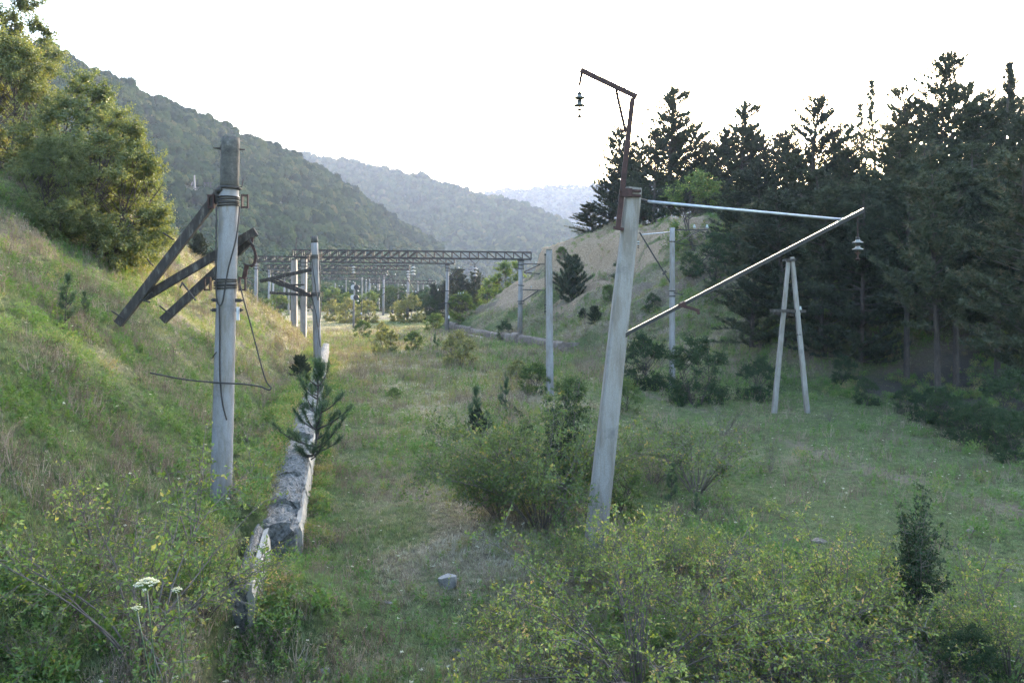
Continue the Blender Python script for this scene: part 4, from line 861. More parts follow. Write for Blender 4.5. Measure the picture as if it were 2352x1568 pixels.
c1 = on_hill(478, 440); k = c1.y / FPX; wf = thing('timber_frame', c1, 'tiny brown timber frame beside the mast on the far clearing', 'frame')
for dx in (-7, 0, 6): MB().beam(c1 + Vector((dx * k, 0, -k)), c1 + Vector((dx * k, 0, 20 * k)), 1.6 * k, 1.6 * k, Vector((0, 1, 0))).build('post', M['wood'], wf)
for z in (19, 11): MB().beam(c1 + Vector((-10 * k, 0, z * k)), c1 + Vector((10 * k, 0, z * k)), 1.4 * k, 1.4 * k).build('cross_bar', M['wood'], wf)

# ------------------------------------------------------------------ stones
def rock(seed, sx, sy, sz):
    g = np.random.default_rng(seed); import bmesh
    bm = bmesh.new(); bmesh.ops.create_icosphere(bm, subdivisions=3, radius=1.0)
    pl = unit(g.normal(size=(16, 3))); off = g.uniform(0.42, 0.8, 16)
    for v in bm.verts:
        p = np.array(v.co)
        for a, o in zip(pl, off):
            q = p @ a - o
            if q > 0: p = p - a * q
        p = p * (1 + 0.08 * (fbm(np.array([p[0] * 3 + p[2] * 2]), np.array([p[1] * 3 + seed]), 3, seed)[0] - 0.5)); v.co = p * (sx, sy, sz)
    me = bpy.data.meshes.new('stone'); bm.to_mesh(me); bm.free(); me.materials.append(M['stone'] if seed < 17 else M['stone_brown']); return me
bp = ground_at(1030, 1352); bo = link('boulder', rock(1, .28, .17, .20), None, bp + Vector((0, 0, .12))); bo.rotation_euler = (0.2, -0.5, 0.3)
tag(bo, 'pale angular boulder lying alone on the trodden middle of the track bed', 'boulder')
for i, (x, y, s, lb) in enumerate([(893, 1385, .10, 'grey stone on the grass left of the pale boulder'), (1040, 1472, .075, 'small grey stone below the pale boulder'), (930, 1432, .06, 'flat stone between the mound and the pale boulder'), (1135, 1520, .10, 'rounded stone at the edge of the foreground rose bush'), (1000, 1500, .06, 'little stone low on the track bed near the bottom edge'), (745, 1540, .13, 'pale stone in the weeds at the bottom of the grassy mound'), (755, 1292, .12, 'stone at the foot of the platform wall end'), (1885, 1245, .22, 'brown earthy stone beside the right rose bushes on the meadow'), (2230, 1218, .26, 'long low stone on the right meadow behind the slender sapling'), (2310, 1310, .16, 'low stone at the right edge of the meadow'), (1690, 1010, .15, 'small stone on the meadow near the thin sapling'), (1140, 1450, .06, 'tiny pale stone left of the foreground rose bush')]):
    p = ground_at(x, y); o = link('stone', rock(10 + i, s, s * .75, s * .5), None, p - Vector((0, 0, s * .02))); o.rotation_euler = (0, 0, i * 1.3); tag(o, lb, 'stone', 'stones on the old track bed')
pk = ground_at(1065, 770); q = ground_at(1108, 778); o = thing('plank', pk, 'weathered plank lying on the grass before the low stained wall', 'plank'); MB().beam(pk + Vector((0, 0, .12)), q + Vector((0, 0, .10)), .28, .14).build('board', M['wall_face'], o)
for i, (a, b, lb) in enumerate([((1395, 1120), (1330, 1210), 'bare pale stick poking out under the large round bush'), ((1040, 1505), (1075, 1530), 'crooked dead stick lying at the bottom of the track bed')]):
    A = ground_at(*a); B = ground_at(*b); o = thing('dead_branch', A, lb, 'branch'); MB().tube([A + Vector((0, 0, .06)), A.lerp(B, .35) + Vector((.03, 0, .12)), A.lerp(B, .7) + Vector((-.03, 0, .08)), B + Vector((0, 0, .03))], [.016, .014, .012, .008], 6).build('stick', M['twig'], o)

# ------------------------------------------------------------------ pines
PINES = {'a': (pine(1, 15, 4.2, .08, .48, 6, .30, 20, .2, width=.05, dense=1.35, cone=.48), 15), 'b': (pine(2, 16, 3.9, .14, .5, 6, .30, 20, .21, width=.05, dense=1.3, cone=.45), 16), 'c': (pine(3, 17, 2.2, .40, .6, 5, .34, 20, .2, width=.06, dense=.8), 17),
         'd': (pine(4, 14, 4.4, .18, .48, 6, .30, 20, .22, width=.05, dense=1.3, cone=.5), 14), 'f': (pine(9, 15, 3.7, .36, .5, 6, .30, 20, .2, width=.05, dense=1.25, cone=.5), 15), 'e': (pine(8, 15, 3.8, .05, .52, 6, .30, 20, .18, width=.05, dense=1.3, cone=.5), 15)}
pine_list = [
 (1362, 470, 101, 'a', 'low pine at the left end of the crest above the sandy cliff'), (1398, 385, 98, 'e', 'pine left of the rusty head frame on the crest'), (1435, 300, 95, 'd', 'pine seen directly behind the rusty head mast'), (1478, 330, 100, 'b', 'pine between the head mast and the tall broad crest pine'),
 (1538, 212, 90, 'a', 'tall broad pine on the crest right of the rusty frame'), (1592, 285, 93, 'b', 'pine just right of the tall broad crest pine'), (1640, 345, 99, 'd', 'low pine in the bright gap of the crest'), (1702, 243, 86, 'a', 'pine with feathery top in the middle of the crest row'),
 (1752, 315, 90, 'd', 'pine right of the feathery-topped one'), (1862, 230, 74, 'd', 'broad pine with ragged top above the A-shaped pole'), (1805, 330, 79, 'e', 'pine left of the broad ragged pine'), (1912, 300, 77, 'b', 'pine right of the broad ragged pine'), (1960, 345, 71, 'a', 'pine under the two thin bare ones'),
 (2012, 178, 84, 'c', 'thin bare pine reaching above the row, taller of two'), (1985, 240, 87, 'c', 'thin bare pine left of the taller thin one'), (2098, 205, 58, 'b', 'pine on the left shoulder of the tallest pine'), (2157, 132, 55, 'a', 'tallest pine with a bare spiked tip'), (2216, 190, 60, 'b', 'pine on the right shoulder of the tallest pine'),
 (2290, 145, 61, 'c', 'slender pine left of two at the top right corner'), (2338, 150, 63, 'c', 'slender pine right of two at the top right corner'), (2260, 250, 49, 'd', 'dense pine below the two slender corner pines'), (2050, 310, 52, 'd', 'dense pine behind the cantilever tip insulator'), (2350, 270, 44, 'a', 'dense pine cut by the right edge of the picture'),
 (2440, 220, 46, 'b', 'pine hidden past the right edge'), (1935, 420, 46, 'f', 'pine whose thick trunk stands right of the A-shaped pole'), (2082, 380, 39, 'f', 'pine with the first trunk at the meadow edge'), (2120, 330, 43, 'f', 'pine with the dark trunk second from the meadow edge'), (2155, 400, 33, 'f', 'pine with pale scarred trunk on the lip of the meadow'),
 (2195, 390, 37, 'f', 'pine just behind the pale scarred trunk'), (2290, 380, 34, 'f', 'low-branched pine in the dark right wood'), (2390, 360, 30, 'b', 'pine filling the dark right edge'), (1725, 470, 47, 'e', 'low pine whose boughs hang behind the cantilever, left of the A-shaped pole'), (1800, 450, 45, 'd', 'pine whose boughs hang just above the A-shaped pole head'), (1885, 440, 43, 'e', 'low pine right behind the A-shaped pole'), (1975, 430, 41, 'e', 'low pine filling the shade below the cantilever tip'), (1450, 345, 106, 'e', 'pine at the back of the crest behind the rusty head mast'), (1562, 300, 99, 'b', 'back row pine between the two tallest crest pines'), (1612, 330, 97, 'a', 'back row pine right of the tall broad crest pine'), (1682, 320, 95, 'e', 'back row pine left of the feathery-topped one'), (1728, 300, 96, 'b', 'back row pine right behind the feathery-topped one'), (1782, 310, 88, 'a', 'back row pine before the broad ragged pine'), (1832, 300, 85, 'e', 'back row pine touching the broad ragged pine'), (1935, 290, 82, 'd', 'back row pine left of the thin bare pair'), (2045, 265, 70, 'b', 'pine between the thin bare pair and the tallest pine'), (2130, 240, 66, 'a', 'pine behind the tallest pine'), (2252, 215, 70, 'e', 'back pine left of the slender corner pines'), (2312, 230, 72, 'a', 'back pine between the slender corner pines'), (2120, 520, 50, 'e', 'shaded pine deep behind the meadow-edge trunks'), (2210, 490, 47, 'e', 'shaded pine deep behind the pale scarred trunk'), (2290, 470, 44, 'e', 'shaded pine deep in the right wood'), (2372, 480, 38, 'e', 'shaded low pine at the right picture edge'), (1690, 400, 62, 'e', 'dark pine at the left end of the shaded wood above the cantilever'), (1745, 380, 60, 'd', 'dark pine in the shaded wood over the middle of the cantilever'), (1850, 360, 56, 'e', 'dark pine right above the A-shaped pole'), (1900, 400, 50, 'b', 'shaded pine right of the pine over the A-shaped pole'), (2230, 330, 41, 'e', 'low-boughed pine behind the pale scarred trunk'), (2030, 400, 44, 'e', 'low-boughed pine under the cantilever tip insulator'), (1655, 300, 86, 'e', 'pine closing the bright gap on the crest'), (1500, 300, 86, 'e', 'pine with boughs behind the foot of the rusty frame'), (1790, 480, 58, 'e', 'pine in the shade behind the cantilever arm'), (1990, 480, 60, 'e', 'dark pine filling the wood behind the insulator')]
for i, (px, ty, Y, k, lb) in enumerate(pine_list):
    X = (px - CX) / FPX * Y; zb = hz(X, Y); H = HC + (HY - ty) / FPX * Y - zb; s = H / PINES[k][1]
    plant('pine_tree', PINES[k][0], (X, Y, zb), lb, 'pine tree', 'pines on the right hill', rz=i * 2.1 + 0.4, s=max(s * (1.3 if Y > 70 and k != 'c' else 1.05), 0.8) if k != 'c' else s * 1.2, sz=s)
# pines on the valley floor beyond the sandy spur
for i, (px, ty, by, Y, lb) in enumerate([(1000, 650, 700, 128, 'leftmost of the dark pines beyond the sandy spur'), (1022, 632, 700, 130, 'second dark pine beyond the sandy spur'), (1045, 615, 700, 131, 'tallest dark pine beyond the sandy spur'), (1072, 628, 700, 129, 'dark pine right of the tallest beyond the spur'), (1098, 622, 695, 133, 'last dark pine beyond the spur, behind the insulator loop'), (1135, 628, 690, 125, 'pine tip peeping above the foot of the spur')]):
    X = (px - CX) / FPX * Y; zb = hz(X, Y); s = (HC + (HY - ty) / FPX * Y - zb) / 15; plant('pine_tree', PINES['ae'[i % 2]][0], (X, Y, zb - .2), lb, 'pine tree', 'pines beyond the spur', rz=i * 1.7, s=s * 1.25, sz=s)
# round pine bushes and young pines
PB = (pine(21, 3.2, 1.7, .0, .24, 8, .2, 18, .06, 'needle', .03, 1.5, .6, cone=.45), 3.2)
YP = [(pine(31, 2.0, .6, .08, .36, 4, .17, 44, .022, 'needle_young', .009, .7, 1.1), 2.0), (pine(32, 1.6, .55, .05, .32, 4, .16, 44, .02, 'needle_young', .009, .7, 1.1), 1.6)]
for i, (kind, px, by, hp, lb) in enumerate([('pb', 1312, 690, 95, 'round dark pine bush on the sandy slope above the square post'), ('pb', 1366, 742, 36, 'small dark pine bush low on the slope behind the leaning post'), ('pb', 1338, 735, 24, 'tiny dark pine bush left of its neighbour on the slope'), ('pb', 456, 590, 50, 'round olive pine bush on the dry crest right of the leafy trees'), ('pb', 690, 872, 52, 'dark little pine bush behind the platform wall'),
        ('y0', 1160, 945, 82, 'slim young pine before the lone square post'), ('y1', 1092, 1000, 105, 'young pine over a dark bushy foot beside the large round bush'), ('pb', 1096, 1000, 55, 'dark bushy pine foot left of the large round bush'), ('y1', 1540, 1150, 82, 'young pine right of the leaning post above the rose bush'), ('y0', 1122, 990, 50, 'smallest young pine between the square post and the round bush'), ('y1', 1600, 1185, 50, 'little pale green pine seedling beside the ballast'),
        ('y1', 148, 755, 120, 'young pine on the left slope before the leafy trees'), ('y0', 1000, 808, 42, 'small dark conifer in the middle of the flowery meadow'), ('y1', 195, 735, 60, 'small pine to the right of the slope pine')]):
    p = ground_at(px, by); pr, H = PB if kind == 'pb' else YP[int(kind[1])]
    plant('pine_bush' if kind == 'pb' else 'young_pine', pr, p, lb, 'pine', 'young pines', rz=i * 2.3, s=hp * p.y / FPX / H)
wb = P(712, 1046, 20.3); bend = [(-0.25, .1, -.05), (0.05, -.02, .0), (.14, -.05, .12), (.17, -.03, .35), (.16, 0, .7), (.16, 0, 1.1), (.20, 0, 1.5), (.2, 0, 1.9), (.22, 0, 2.25)]
plant('young_pine', pine(41, 2.25, 1.1, .12, .29, 5, .15, 62, .035, 'needle_young', .009, .9, .85, bend=bend, cone=.6), wb, 'young pine growing crooked out of the broken platform wall', 'pine', 'young pines')

# ------------------------------------------------------------------ broadleaf trees
BL = [(broadleaf(51, 7, 2.9, .12, .115, 84000, .03, 'tree', multi=4, nclump=140), 7), (broadleaf(52, 6, 2.4, .10, .11, 72000, .0, 'tree', multi=4, nclump=130, lean=(.12, -.05)), 6), (broadleaf(53, 8, 2.6, .13, .12, 40000, .2, 'tree', multi=2, nclump=50), 8)]
for i, (k, px, by, ty, Y, sw, lb) in enumerate([(0, 10, 500, 105, 34, 1.05, 'big leafy tree glowing yellow-green on the left slope'), (2, 50, 480, 22, 42, .8, 'darker taller leafy tree topping out behind the big one'), (1, 165, 585, 205, 33, 1.0, 'leafy tree in the middle of the left clump'), (1, 235, 605, 285, 30, 1.0, 'rightmost leafy tree of the left clump, low spreading branches'), (0, -170, 480, 80, 33, 1.1, 'leafy tree at the left edge of the picture'), (0, 130, 560, 330, 28, 1.0, 'low leafy tree at the foot of the left clump'), (0, 290, 600, 350, 36, .9, 'leafy tree filling the back of the left clump')]):
    X = (px - CX) / FPX * Y; zb = hz(X, Y); s = (HC + (HY - ty) / FPX * Y - zb) / (BL[k][1] * 1.1); plant('leafy_tree', BL[k][0], (X, Y, zb), lb, 'tree', 'leafy trees on the left slope', rz=i * 1.9 if k != 1 else 0.2 * i, s=s * sw, sz=s)
BF = [(broadleaf(61, 6, 2.3, .10, .16, 7000, .08, 'olive', multi=3, nclump=50), 6), (broadleaf(62, 5, 1.9, .09, .16, 5200, .25, 'olive', multi=1, nclump=36), 5), (broadleaf(63, 6, 2.6, .12, .15, 9000, .02, 'dark', multi=4, nclump=60), 6)]
for i, (k, px, ty, Y, sw, lb) in enumerate([(0, 1600, 395, 70, 1.1, 'light green leafy tree among the pines above the eroded slope'), (0, 1700, 420, 66, 1.0, 'light green tree right of the other leafy one in the wood'), (2, 1715, 520, 58, 1.3, 'dark leafy tree low in the wood behind the cantilever'), (2, 1640, 540, 60, 1.0, 'dark leafy shrub tree at the top of the bare slope'), (2, 1790, 600, 50, 1.1, 'dark leafy shrub tree behind the A-shaped pole'),
        (1, 1125, 640, 108, 1.0, 'yellowish small tree at the foot of the sandy spur'), (1, 1162, 605, 106, .9, 'open small tree at the spur, taller of the pair'), (1, 1185, 603, 107, .9, 'open small tree beside the right post of the widest gantry'), (2, 985, 665, 150, 1.5, 'dark round tree on the far valley floor'), (2, 905, 660, 160, 1.4, 'far green tree right of the fourth gantry post'), (0, 850, 668, 150, 1.3, 'far green tree behind the signal mast'), (0, 760, 660, 165, 1.4, 'far tree left of the signal mast'), (2, 720, 655, 170, 1.4, 'far dark tree behind the second pole'), (0, 800, 672, 135, 1.2, 'far leafy tree among the bushes left of the signal'), (0, 640, 672, 125, 1.2, 'leafy tree behind the square bank post'), (1, 615, 690, 112, 1.1, 'small leafy tree at the third gantry left post')]):
    X = (px - CX) / FPX * Y; zb = hz(X, Y); s = (HC + (HY - ty) / FPX * Y - zb) / (BF[k][1] * 1.1); plant('leafy_tree', BF[k][0], (X, Y, zb), lb, 'tree', 'leafy trees of the valley', rz=i * 1.3, s=s * sw, sz=s)

# ------------------------------------------------------------------ shrubs
SH = {'rose1': (shrub(71, 2.4, 1.75, 34, .040, 1.3, .9, 'rose', hips=.16, bare=.46), 2.3), 'rose2': (shrub(72, 1.9, 1.5, 28, .040, 1.3, .9, 'rose', hips=.05, bare=.25), 1.8), 'rose3': (shrub(73, 1.5, 1.4, 24, .038, 1.25, .9, 'rose', bare=.2), 1.4),
      'round': (shrub(74, 3.0, 1.9, 40, .058, 1.5, .75, 'olive', bare=.22), 2.8), 'low': (shrub(75, 1.6, 1.2, 24, .062, 1.35, .6, 'olive', bare=.2), 1.5), 'twiggy': (shrub(82, 1.6, 1.2, 26, .05, 1.0, .6, 'olive', bare=.3), 1.5), 'thin': (shrub(76, 1.7, .5, 7, .035, .55, .2, 'olive', tall=True, bare=.3), 1.7),
      'spire': (shrub(77, 2.6, .35, 14, .045, 2.4, .05, 'dark', tall=True, bare=.06, kids=(6, 10), twl=.5), 2.5), 'dark': (shrub(78, 2.6, 1.5, 30, .075, 1.6, .6, 'dark', bare=.15), 2.4), 'nearleft': (shrub(79, 2.3, 1.5, 16, .05, .95, .7, 'rose', bare=.3), 2.2),
      'dry': (shrub(80, 1.3, .95, 16, .03, .55, .55, 'olive', bare=.3), 1.25), 'spray': (shrub(81, 1.5, .35, 4, .042, 1.2, .35, 'rose', tall=True, bare=.25), 1.5)}
SH['low'] = (broadleaf(85, 2.0, 1.15, .03, .075, 13000, .0, 'olive', multi=5, nclump=60), 2.2); SH['yellow'] = (broadleaf(86, 2.0, 1.2, .03, .085, 12000, .0, 'yolive', multi=5, nclump=55), 2.2); SH['dark'] = (broadleaf(87, 2.4, 1.3, .035, .075, 15000, .0, 'dark', multi=5, nclump=60), 2.6)
shrub_list = [
 ('rose1', 1470, 1600, 425, 'foreground rose bush full of dark hips, in front of the leaning post'), ('rose3', 1270, 1560, 190, 'low weedy rose bush left of the foreground hip bush'), ('rose2', 1760, 1585, 330, 'yellowing rose bush right of the foreground hip bush'), ('rose2', 1920, 1480, 290, 'rose bush with buff leaves before the dark upright shrub'), ('rose3', 1640, 1620, 250, 'bare twiggy rose bush at the bottom edge'), ('rose3', 1850, 1640, 250, 'twiggy rose bush at the bottom edge beside the dark ballast'),
 ('spire', 2110, 1440, 320, 'dark green upright shrub with a pointed tip'), ('spray', 2245, 1460, 260, 'slender leafy sapling right of the dark pointed shrub'), ('rose2', 2320, 1560, 250, 'rose bush at the bottom right corner'), ('rose3', 2180, 1530, 170, 'low dark rose bush under the pointed shrub'), ('dark', 2230, 1600, 150, 'dark low bush in the bottom right corner'), ('rose3', 2010, 1400, 170, 'yellow-green rose bush left of the pointed shrub'),
 ('rose2', 1420, 1370, 190, 'bright rose bush around the foot of the leaning post'), ('rose3', 1560, 1330, 150, 'green rose bush behind the hip bush'), ('rose3', 1690, 1350, 130, 'sparse rose bush beside the ballast strip'), ('rose3', 1310, 1340, 110, 'small rose spray on the track bed before the leaning post'), ('spray', 1225, 1330, 130, 'thin rose shoot on the track bed left of the leaning post'),
 ('round', 1245, 1215, 290, 'large rounded bush left of the leaning post'), ('round', 1150, 1190, 190, 'left flank bush of the large rounded bush'), ('spire', 1300, 1180, 300, 'tall dark stem bush inside the large rounded bush'), ('low', 1410, 1190, 140, 'pale leafy bush at the right of the leaning post base'), ('twiggy', 1500, 1110, 140, 'grey twiggy bush right of the leaning post'), ('twiggy', 1600, 1130, 165, 'brownish twiggy bush beside the young pine'), ('dry', 1660, 1000, 80, 'small yellowish bush on the meadow path'), ('thin', 1768, 1085, 85, 'thin sapling alone on the meadow below the A-shaped pole'),
 ('low', 1432, 950, 80, 'bush with bare stems just right of the leaning post shaft'), ('dark', 1482, 895, 120, 'dark bush left of the pole on the meadow'), ('dark', 1600, 930, 145, 'dark tall bush right of the pole on the meadow'), ('dark', 1742, 922, 95, 'dark bush left of the A-shaped pole'), ('dry', 1905, 968, 38, 'little dark bush right of the A-shaped pole'), ('low', 1230, 905, 70, 'bushy thicket left of the square post foot'), ('low', 1310, 960, 90, 'pale green bush right of the square post foot'), ('yellow', 1190, 880, 50, 'low yellowish bush in the flowery meadow before the square post'),
 ('yellow', 1055, 842, 75, 'broad yellow-green bush in the middle of the meadow'), ('low', 950, 808, 45, 'small round bush in the middle of the meadow'), ('yellow', 885, 812, 55, 'twin yellowish bush in the sunlit meadow'), ('dry', 862, 800, 30, 'small dry bush left of the twin bush'), ('low', 832, 775, 38, 'round bush in front of the signal mast'), ('yellow', 878, 772, 30, 'low yellow bush right of the signal mast'), ('dark', 1160, 785, 42, 'dark bush leaning on the low stained wall'), ('low', 996, 760, 38, 'bush at the far end of the low stained wall'),
 ('yellow', 945, 742, 60, 'big yellow-green bush before the far pines'), ('dark', 985, 735, 50, 'dark round bush between the yellow bush and the second gantry post'), ('yellow', 915, 738, 42, 'bush at the left flank of the big yellow-green one'), ('low', 1060, 735, 60, 'bush right of the second gantry post'), ('yellow', 800, 742, 52, 'yellowish bush left of the signal mast'), ('yellow', 845, 742, 48, 'yellowish bush right behind the signal mast'), ('yellow', 765, 738, 45, 'yellow bush right of the second platform pole'), ('low', 1005, 752, 30, 'low bush under the second gantry post'), ('dark', 770, 715, 40, 'green bush behind the yellow bush by the second pole'), ('dark', 870, 715, 45, 'dark green bush at the tall gantry post'), ('dark', 640, 715, 40, 'green bush behind the dry bank'), ('low', 1090, 700, 30, 'olive bush on the foot of the spur'),
 ('nearleft', 330, 1500, 440, 'tall rose shrub in the left foreground reaching over the pole foot'), ('rose3', 470, 1420, 190, 'buff-leaved rose bush hanging over the near wall end'), ('spray', 440, 1290, 320, 'long green rose shoot crossing the pole foot'), ('rose3', 150, 1420, 190, 'low rose bush on the left slope behind the white flower'), ('spray', 215, 1330, 300, 'arching rose shoot on the left of the foreground shrub'), ('dry', 80, 1560, 140, 'dry brown bush in the bottom left corner'), ('low', 905, 920, 30, 'small green bush left in the flowery meadow'), ('dry', 920, 875, 26, 'tiny dry bush in the flowery meadow'),
 ('dark', 1430, 640, 45, 'dark scrub high on the bank behind the leaning post'), ('dark', 1585, 640, 50, 'dark scrub on the bank right of the pole on the meadow'), ('dark', 1500, 720, 40, 'low dark scrub on the bank left of the pole on the meadow'), ('low', 1640, 700, 45, 'olive scrub low on the bank under the cantilever'), ('low', 1400, 690, 35, 'olive scrub on the bank just left of the leaning post'), ('low', 1290, 600, 26, 'olive scrub on the sandy edge above the square post'), ('dry', 1245, 745, 22, 'little bush on the sandy slope foot'), ('dry', 1355, 735, 30, 'pale bush on the slope near the tiny pines'), ('dark', 2130, 970, 75, 'dark undergrowth bush at the first pine trunks'), ('dark', 2210, 1010, 80, 'dark undergrowth bush below the pale scarred trunk'), ('dark', 2300, 1040, 90, 'dark undergrowth bush at the right lip of the meadow'), ('dark', 1990, 930, 60, 'dark undergrowth bush left of the first pine trunks'), ('dark', 2080, 950, 60, 'dark undergrowth bush between the first two meadow-edge trunks'), ('dark', 2250, 1025, 100, 'dark undergrowth bush right of the pale scarred trunk'), ('dark', 2345, 1062, 110, 'dark undergrowth bush at the right picture edge'), ('dark', 2170, 985, 90, 'dark undergrowth bush hugging the pale scarred trunk'), ('dark', 1940, 880, 60, 'dark undergrowth bush at the thick trunk right of the A-shaped pole'), ('dark', 2320, 985, 130, 'dark tall undergrowth bush deep in the right wood'), ('dry', 2240, 1085, 40, 'pale dry plant on the lip of the meadow')]
for i, (k, px, by, hp, lb) in enumerate(shrub_list):
    p = ground_at(px, by); s = hp * p.y / FPX / SH[k][1]
    plant('rose_bush' if k.startswith('rose') or k in ('spray', 'nearleft') else 'shrub', SH[k][0], p - Vector((0, 0, .04)), lb, 'bush', 'bushes on the old track bed', rz=i * 1.37, s=s)

# wild carrot flowers close to the viewer
def umbel(px, py, Y, w, label, seed):
    g = np.random.default_rng(seed); top = P(px, py, Y); x0 = top.x + g.normal() * .08; y0_ = Y + .1; zb = hz(x0, y0_)
    o = thing('wild_carrot', (x0, y0_, zb), label, 'flower', 'white flowers close to the viewer'); base = Vector((x0, y0_, zb))
    hub = top - Vector((0, 0, w * .45)); wire(o, [base, base.lerp(hub, .5) + Vector((.03, 0, 0)), hub], .0022, 'needle_young', 'stalk')
    pos = []; 
    m_ = MB()
    for i in range(26):
        a = i * 2.4; r = w * .5 * math.sqrt((i + .5) / 26); tip = top + Vector((math.cos(a) * r, math.sin(a) * r, -r * r / w * .8 + g.normal() * .003)); m_.tube([hub, tip], .0012, 3, False); pos.append(np.array(tip))
    m_.build('ray_stem', M['forb'], o)
    pos = np.concatenate([q + rdir(g, 26) * w * .07 * np.array([1, 1, .35]) for q in pos]); n = len(pos); L = np.full(n, w * .06)
    v, f = leaf_quads(pos - np.array(o.location), unit(rdir(g, n) * [1, 1, .3]), unit(rdir(g, n) * .4 + [0, 0, 1]), L, L); link('flower_head', new_mesh('flower_head', v, f, [M['petal']], {'var': ('FACE', 'FLOAT', g.random(n))}), o)
umbel(338, 1330, 3.0, .085, 'large white umbel flower in the left foreground, close and sharp-edged', 1); umbel(407, 1350, 3.6, .045, 'smaller white flower right of the large white umbel', 2); umbel(315, 1392, 3.2, .04, 'small half-open white flower under the large umbel', 3)

# ------------------------------------------------------------------ grass, weeds, flowers
def tuft(seed, n, h, spread, w, lean=.5):
    g = np.random.default_rng(seed); V = []; F = []; var = []
    for i in range(n):
        a = g.uniform(0, 6.28); r = spread * math.sqrt(g.random()); b = np.array([math.cos(a) * r, math.sin(a) * r, -.02]); hh = h * g.uniform(.5, 1.15)
        t = g.uniform(0, 6.28); d = np.array([math.cos(t), math.sin(t), 0]) * lean * g.uniform(.3, 1.2); sd = np.array([-d[1], d[0], 0]) / max(np.linalg.norm(d), 1e-6) * w * .5
        m1 = b + d * hh * .3 + np.array([0, 0, hh * .6]); tip = b + d * hh + np.array([0, 0, hh]) ; k = len(V)
        V += [b - sd, b + sd, m1 + sd * .7, m1 - sd * .7, tip]; F += [(k, k + 1, k + 2), (k, k + 2, k + 3), (k + 3, k + 2, k + 4)]; var += [g.random()] * 3
    return new_mesh('tuft', np.array(V), np.array(F), [M['grass']], {'var': ('FACE', 'FLOAT', var)})
def forb(seed, n, h, leaf, up=.6):
    g = np.random.default_rng(seed); st = arc(g, (0, 0, -.02), (0, 0, 1), h, 5, (g.normal() * .3, g.normal() * .3, 0), .1); t = g.uniform(.05, 1, n) * 3.99; k = t.astype(int); p = st[k] + (st[k + 1] - st[k]) * (t - k)[:, None]
    d = unit(rdir(g, n) * [1, 1, .4] + np.array([0, 0, up * .5])); L = leaf * g.uniform(.6, 1.3, n)
    v, f = leaf_quads(p, d, unit(rdir(g, n) * .6 + [0, 0, 1]), L, L * .5)
    return new_mesh('forb', v, f, [M['forb']], {'var': ('FACE', 'FLOAT', g.random(n))})
def stalks(seed, n, h):
    g = np.random.default_rng(seed); V = []; F = []; var = []
    for i in range(n):
        b = np.append(g.normal(size=2) * .06, -.02); d = unit(np.array([g.normal() * .3, g.normal() * .3, 1])); L = h * g.uniform(.5, 1.1); e = b + d * L; sd = unit(np.cross(d, rdir(g, 1)[0])) * .006; k = len(V); V += [b - sd, b + sd, e]; F.append((k, k + 1, k + 2)); var.append(.4)
        for q in range(4):
            c = e - d * L * .25 * g.random() + rdir(g, 1)[0] * .02; s1 = rdir(g, 1)[0] * .02; s2 = rdir(g, 1)[0] * .018; k = len(V); V += [c, c + s1, c + s2]; F.append((k, k + 1, k + 2)); var.append(g.random())
    return new_mesh('stalk', np.array(V), np.array(F), [M['drystalk']], {'var': ('FACE', 'FLOAT', var)})
def flower(seed, h, w):
    g = np.random.default_rng(seed); n = 14; tp = np.array([g.normal() * .04, g.normal() * .04, h]); pos = tp + rdir(g, n) * [w, w, w * .25]
    v, f = leaf_quads(pos, unit(rdir(g, n) * [1, 1, .2]), unit(rdir(g, n) * .3 + [0, 0, 1]), np.full(n, w * .9), np.full(n, w * .9)); st = np.array([(-.003, 0, 0), (.003, 0, 0), tp]); 
    return new_mesh('flower', np.concatenate([v, st, st[-1:]]), np.concatenate([f, [[len(v), len(v) + 1, len(v) + 2, len(v) + 3]]]), [M['petal'], M['forb']], {'var': ('FACE', 'FLOAT', g.random(n + 1))}, fmat=[0] * n + [1])
g = np.random.default_rng(99)
def field(n, ymin, ymax, ex):
    u = g.random(n); a = 1 - ex; Y = (ymin ** a + u * (ymax ** a - ymin ** a)) ** (1 / a); X = g.uniform(-1, 1, n) * (0.70 * Y + 2.0); return X, Y
def keepers(X, Y, dens):
    d, so, sa, ba = masks(X, Y); dr = sdist(POLY_R, X, Y); onwall = (np.abs(X - wall_x(Y) + .22) < .30) & (Y > 15) & (Y < 61)
    onwall |= (np.abs(X - right_wall_x(Y) - .3) < .35) & (Y > 63) & (Y < 99)
    pr = dens * (1 - .75 * sm(.5, .9, so)) * (1 - .9 * sm(.35, .7, sa)) * (1 - .9 * sm(.3, .6, ba)) * np.where(onwall, .06, 1) * (1 - .6 * sm(2, 6, dr) * (1 - sm(34, 42, Y)))
    return g.random(len(X)) < pr, d
def put(name, label, cat, protos, X, Y, sc_, tint, idx=None, zs=None, lift=0.0):
    n = len(X); rot = np.stack([g.normal(size=n) * .12, g.normal(size=n) * .12, g.uniform(0, 6.28, n)], -1); s3 = np.stack([sc_, sc_, sc_ * (zs if zs is not None else 1)], -1)
    scatter(name, label, cat, protos, np.stack([X, Y, np.maximum(height(X, Y), lift)], -1), rot, s3, g.integers(0, len(protos), n) if idx is None else idx, tint)
X, Y = field(300000, 5, 125, .3); k, d = keepers(X, Y, .95); X, Y, d = X[k], Y[k], d[k]
s = X + .2 * Y; short = 1 - .5 * sm(7, 9.5, s) * (1 - sm(38, 44, Y)); sz = g.uniform(.6, 1.25, len(X)) * (.8 + .9 * sm(10, 70, Y))
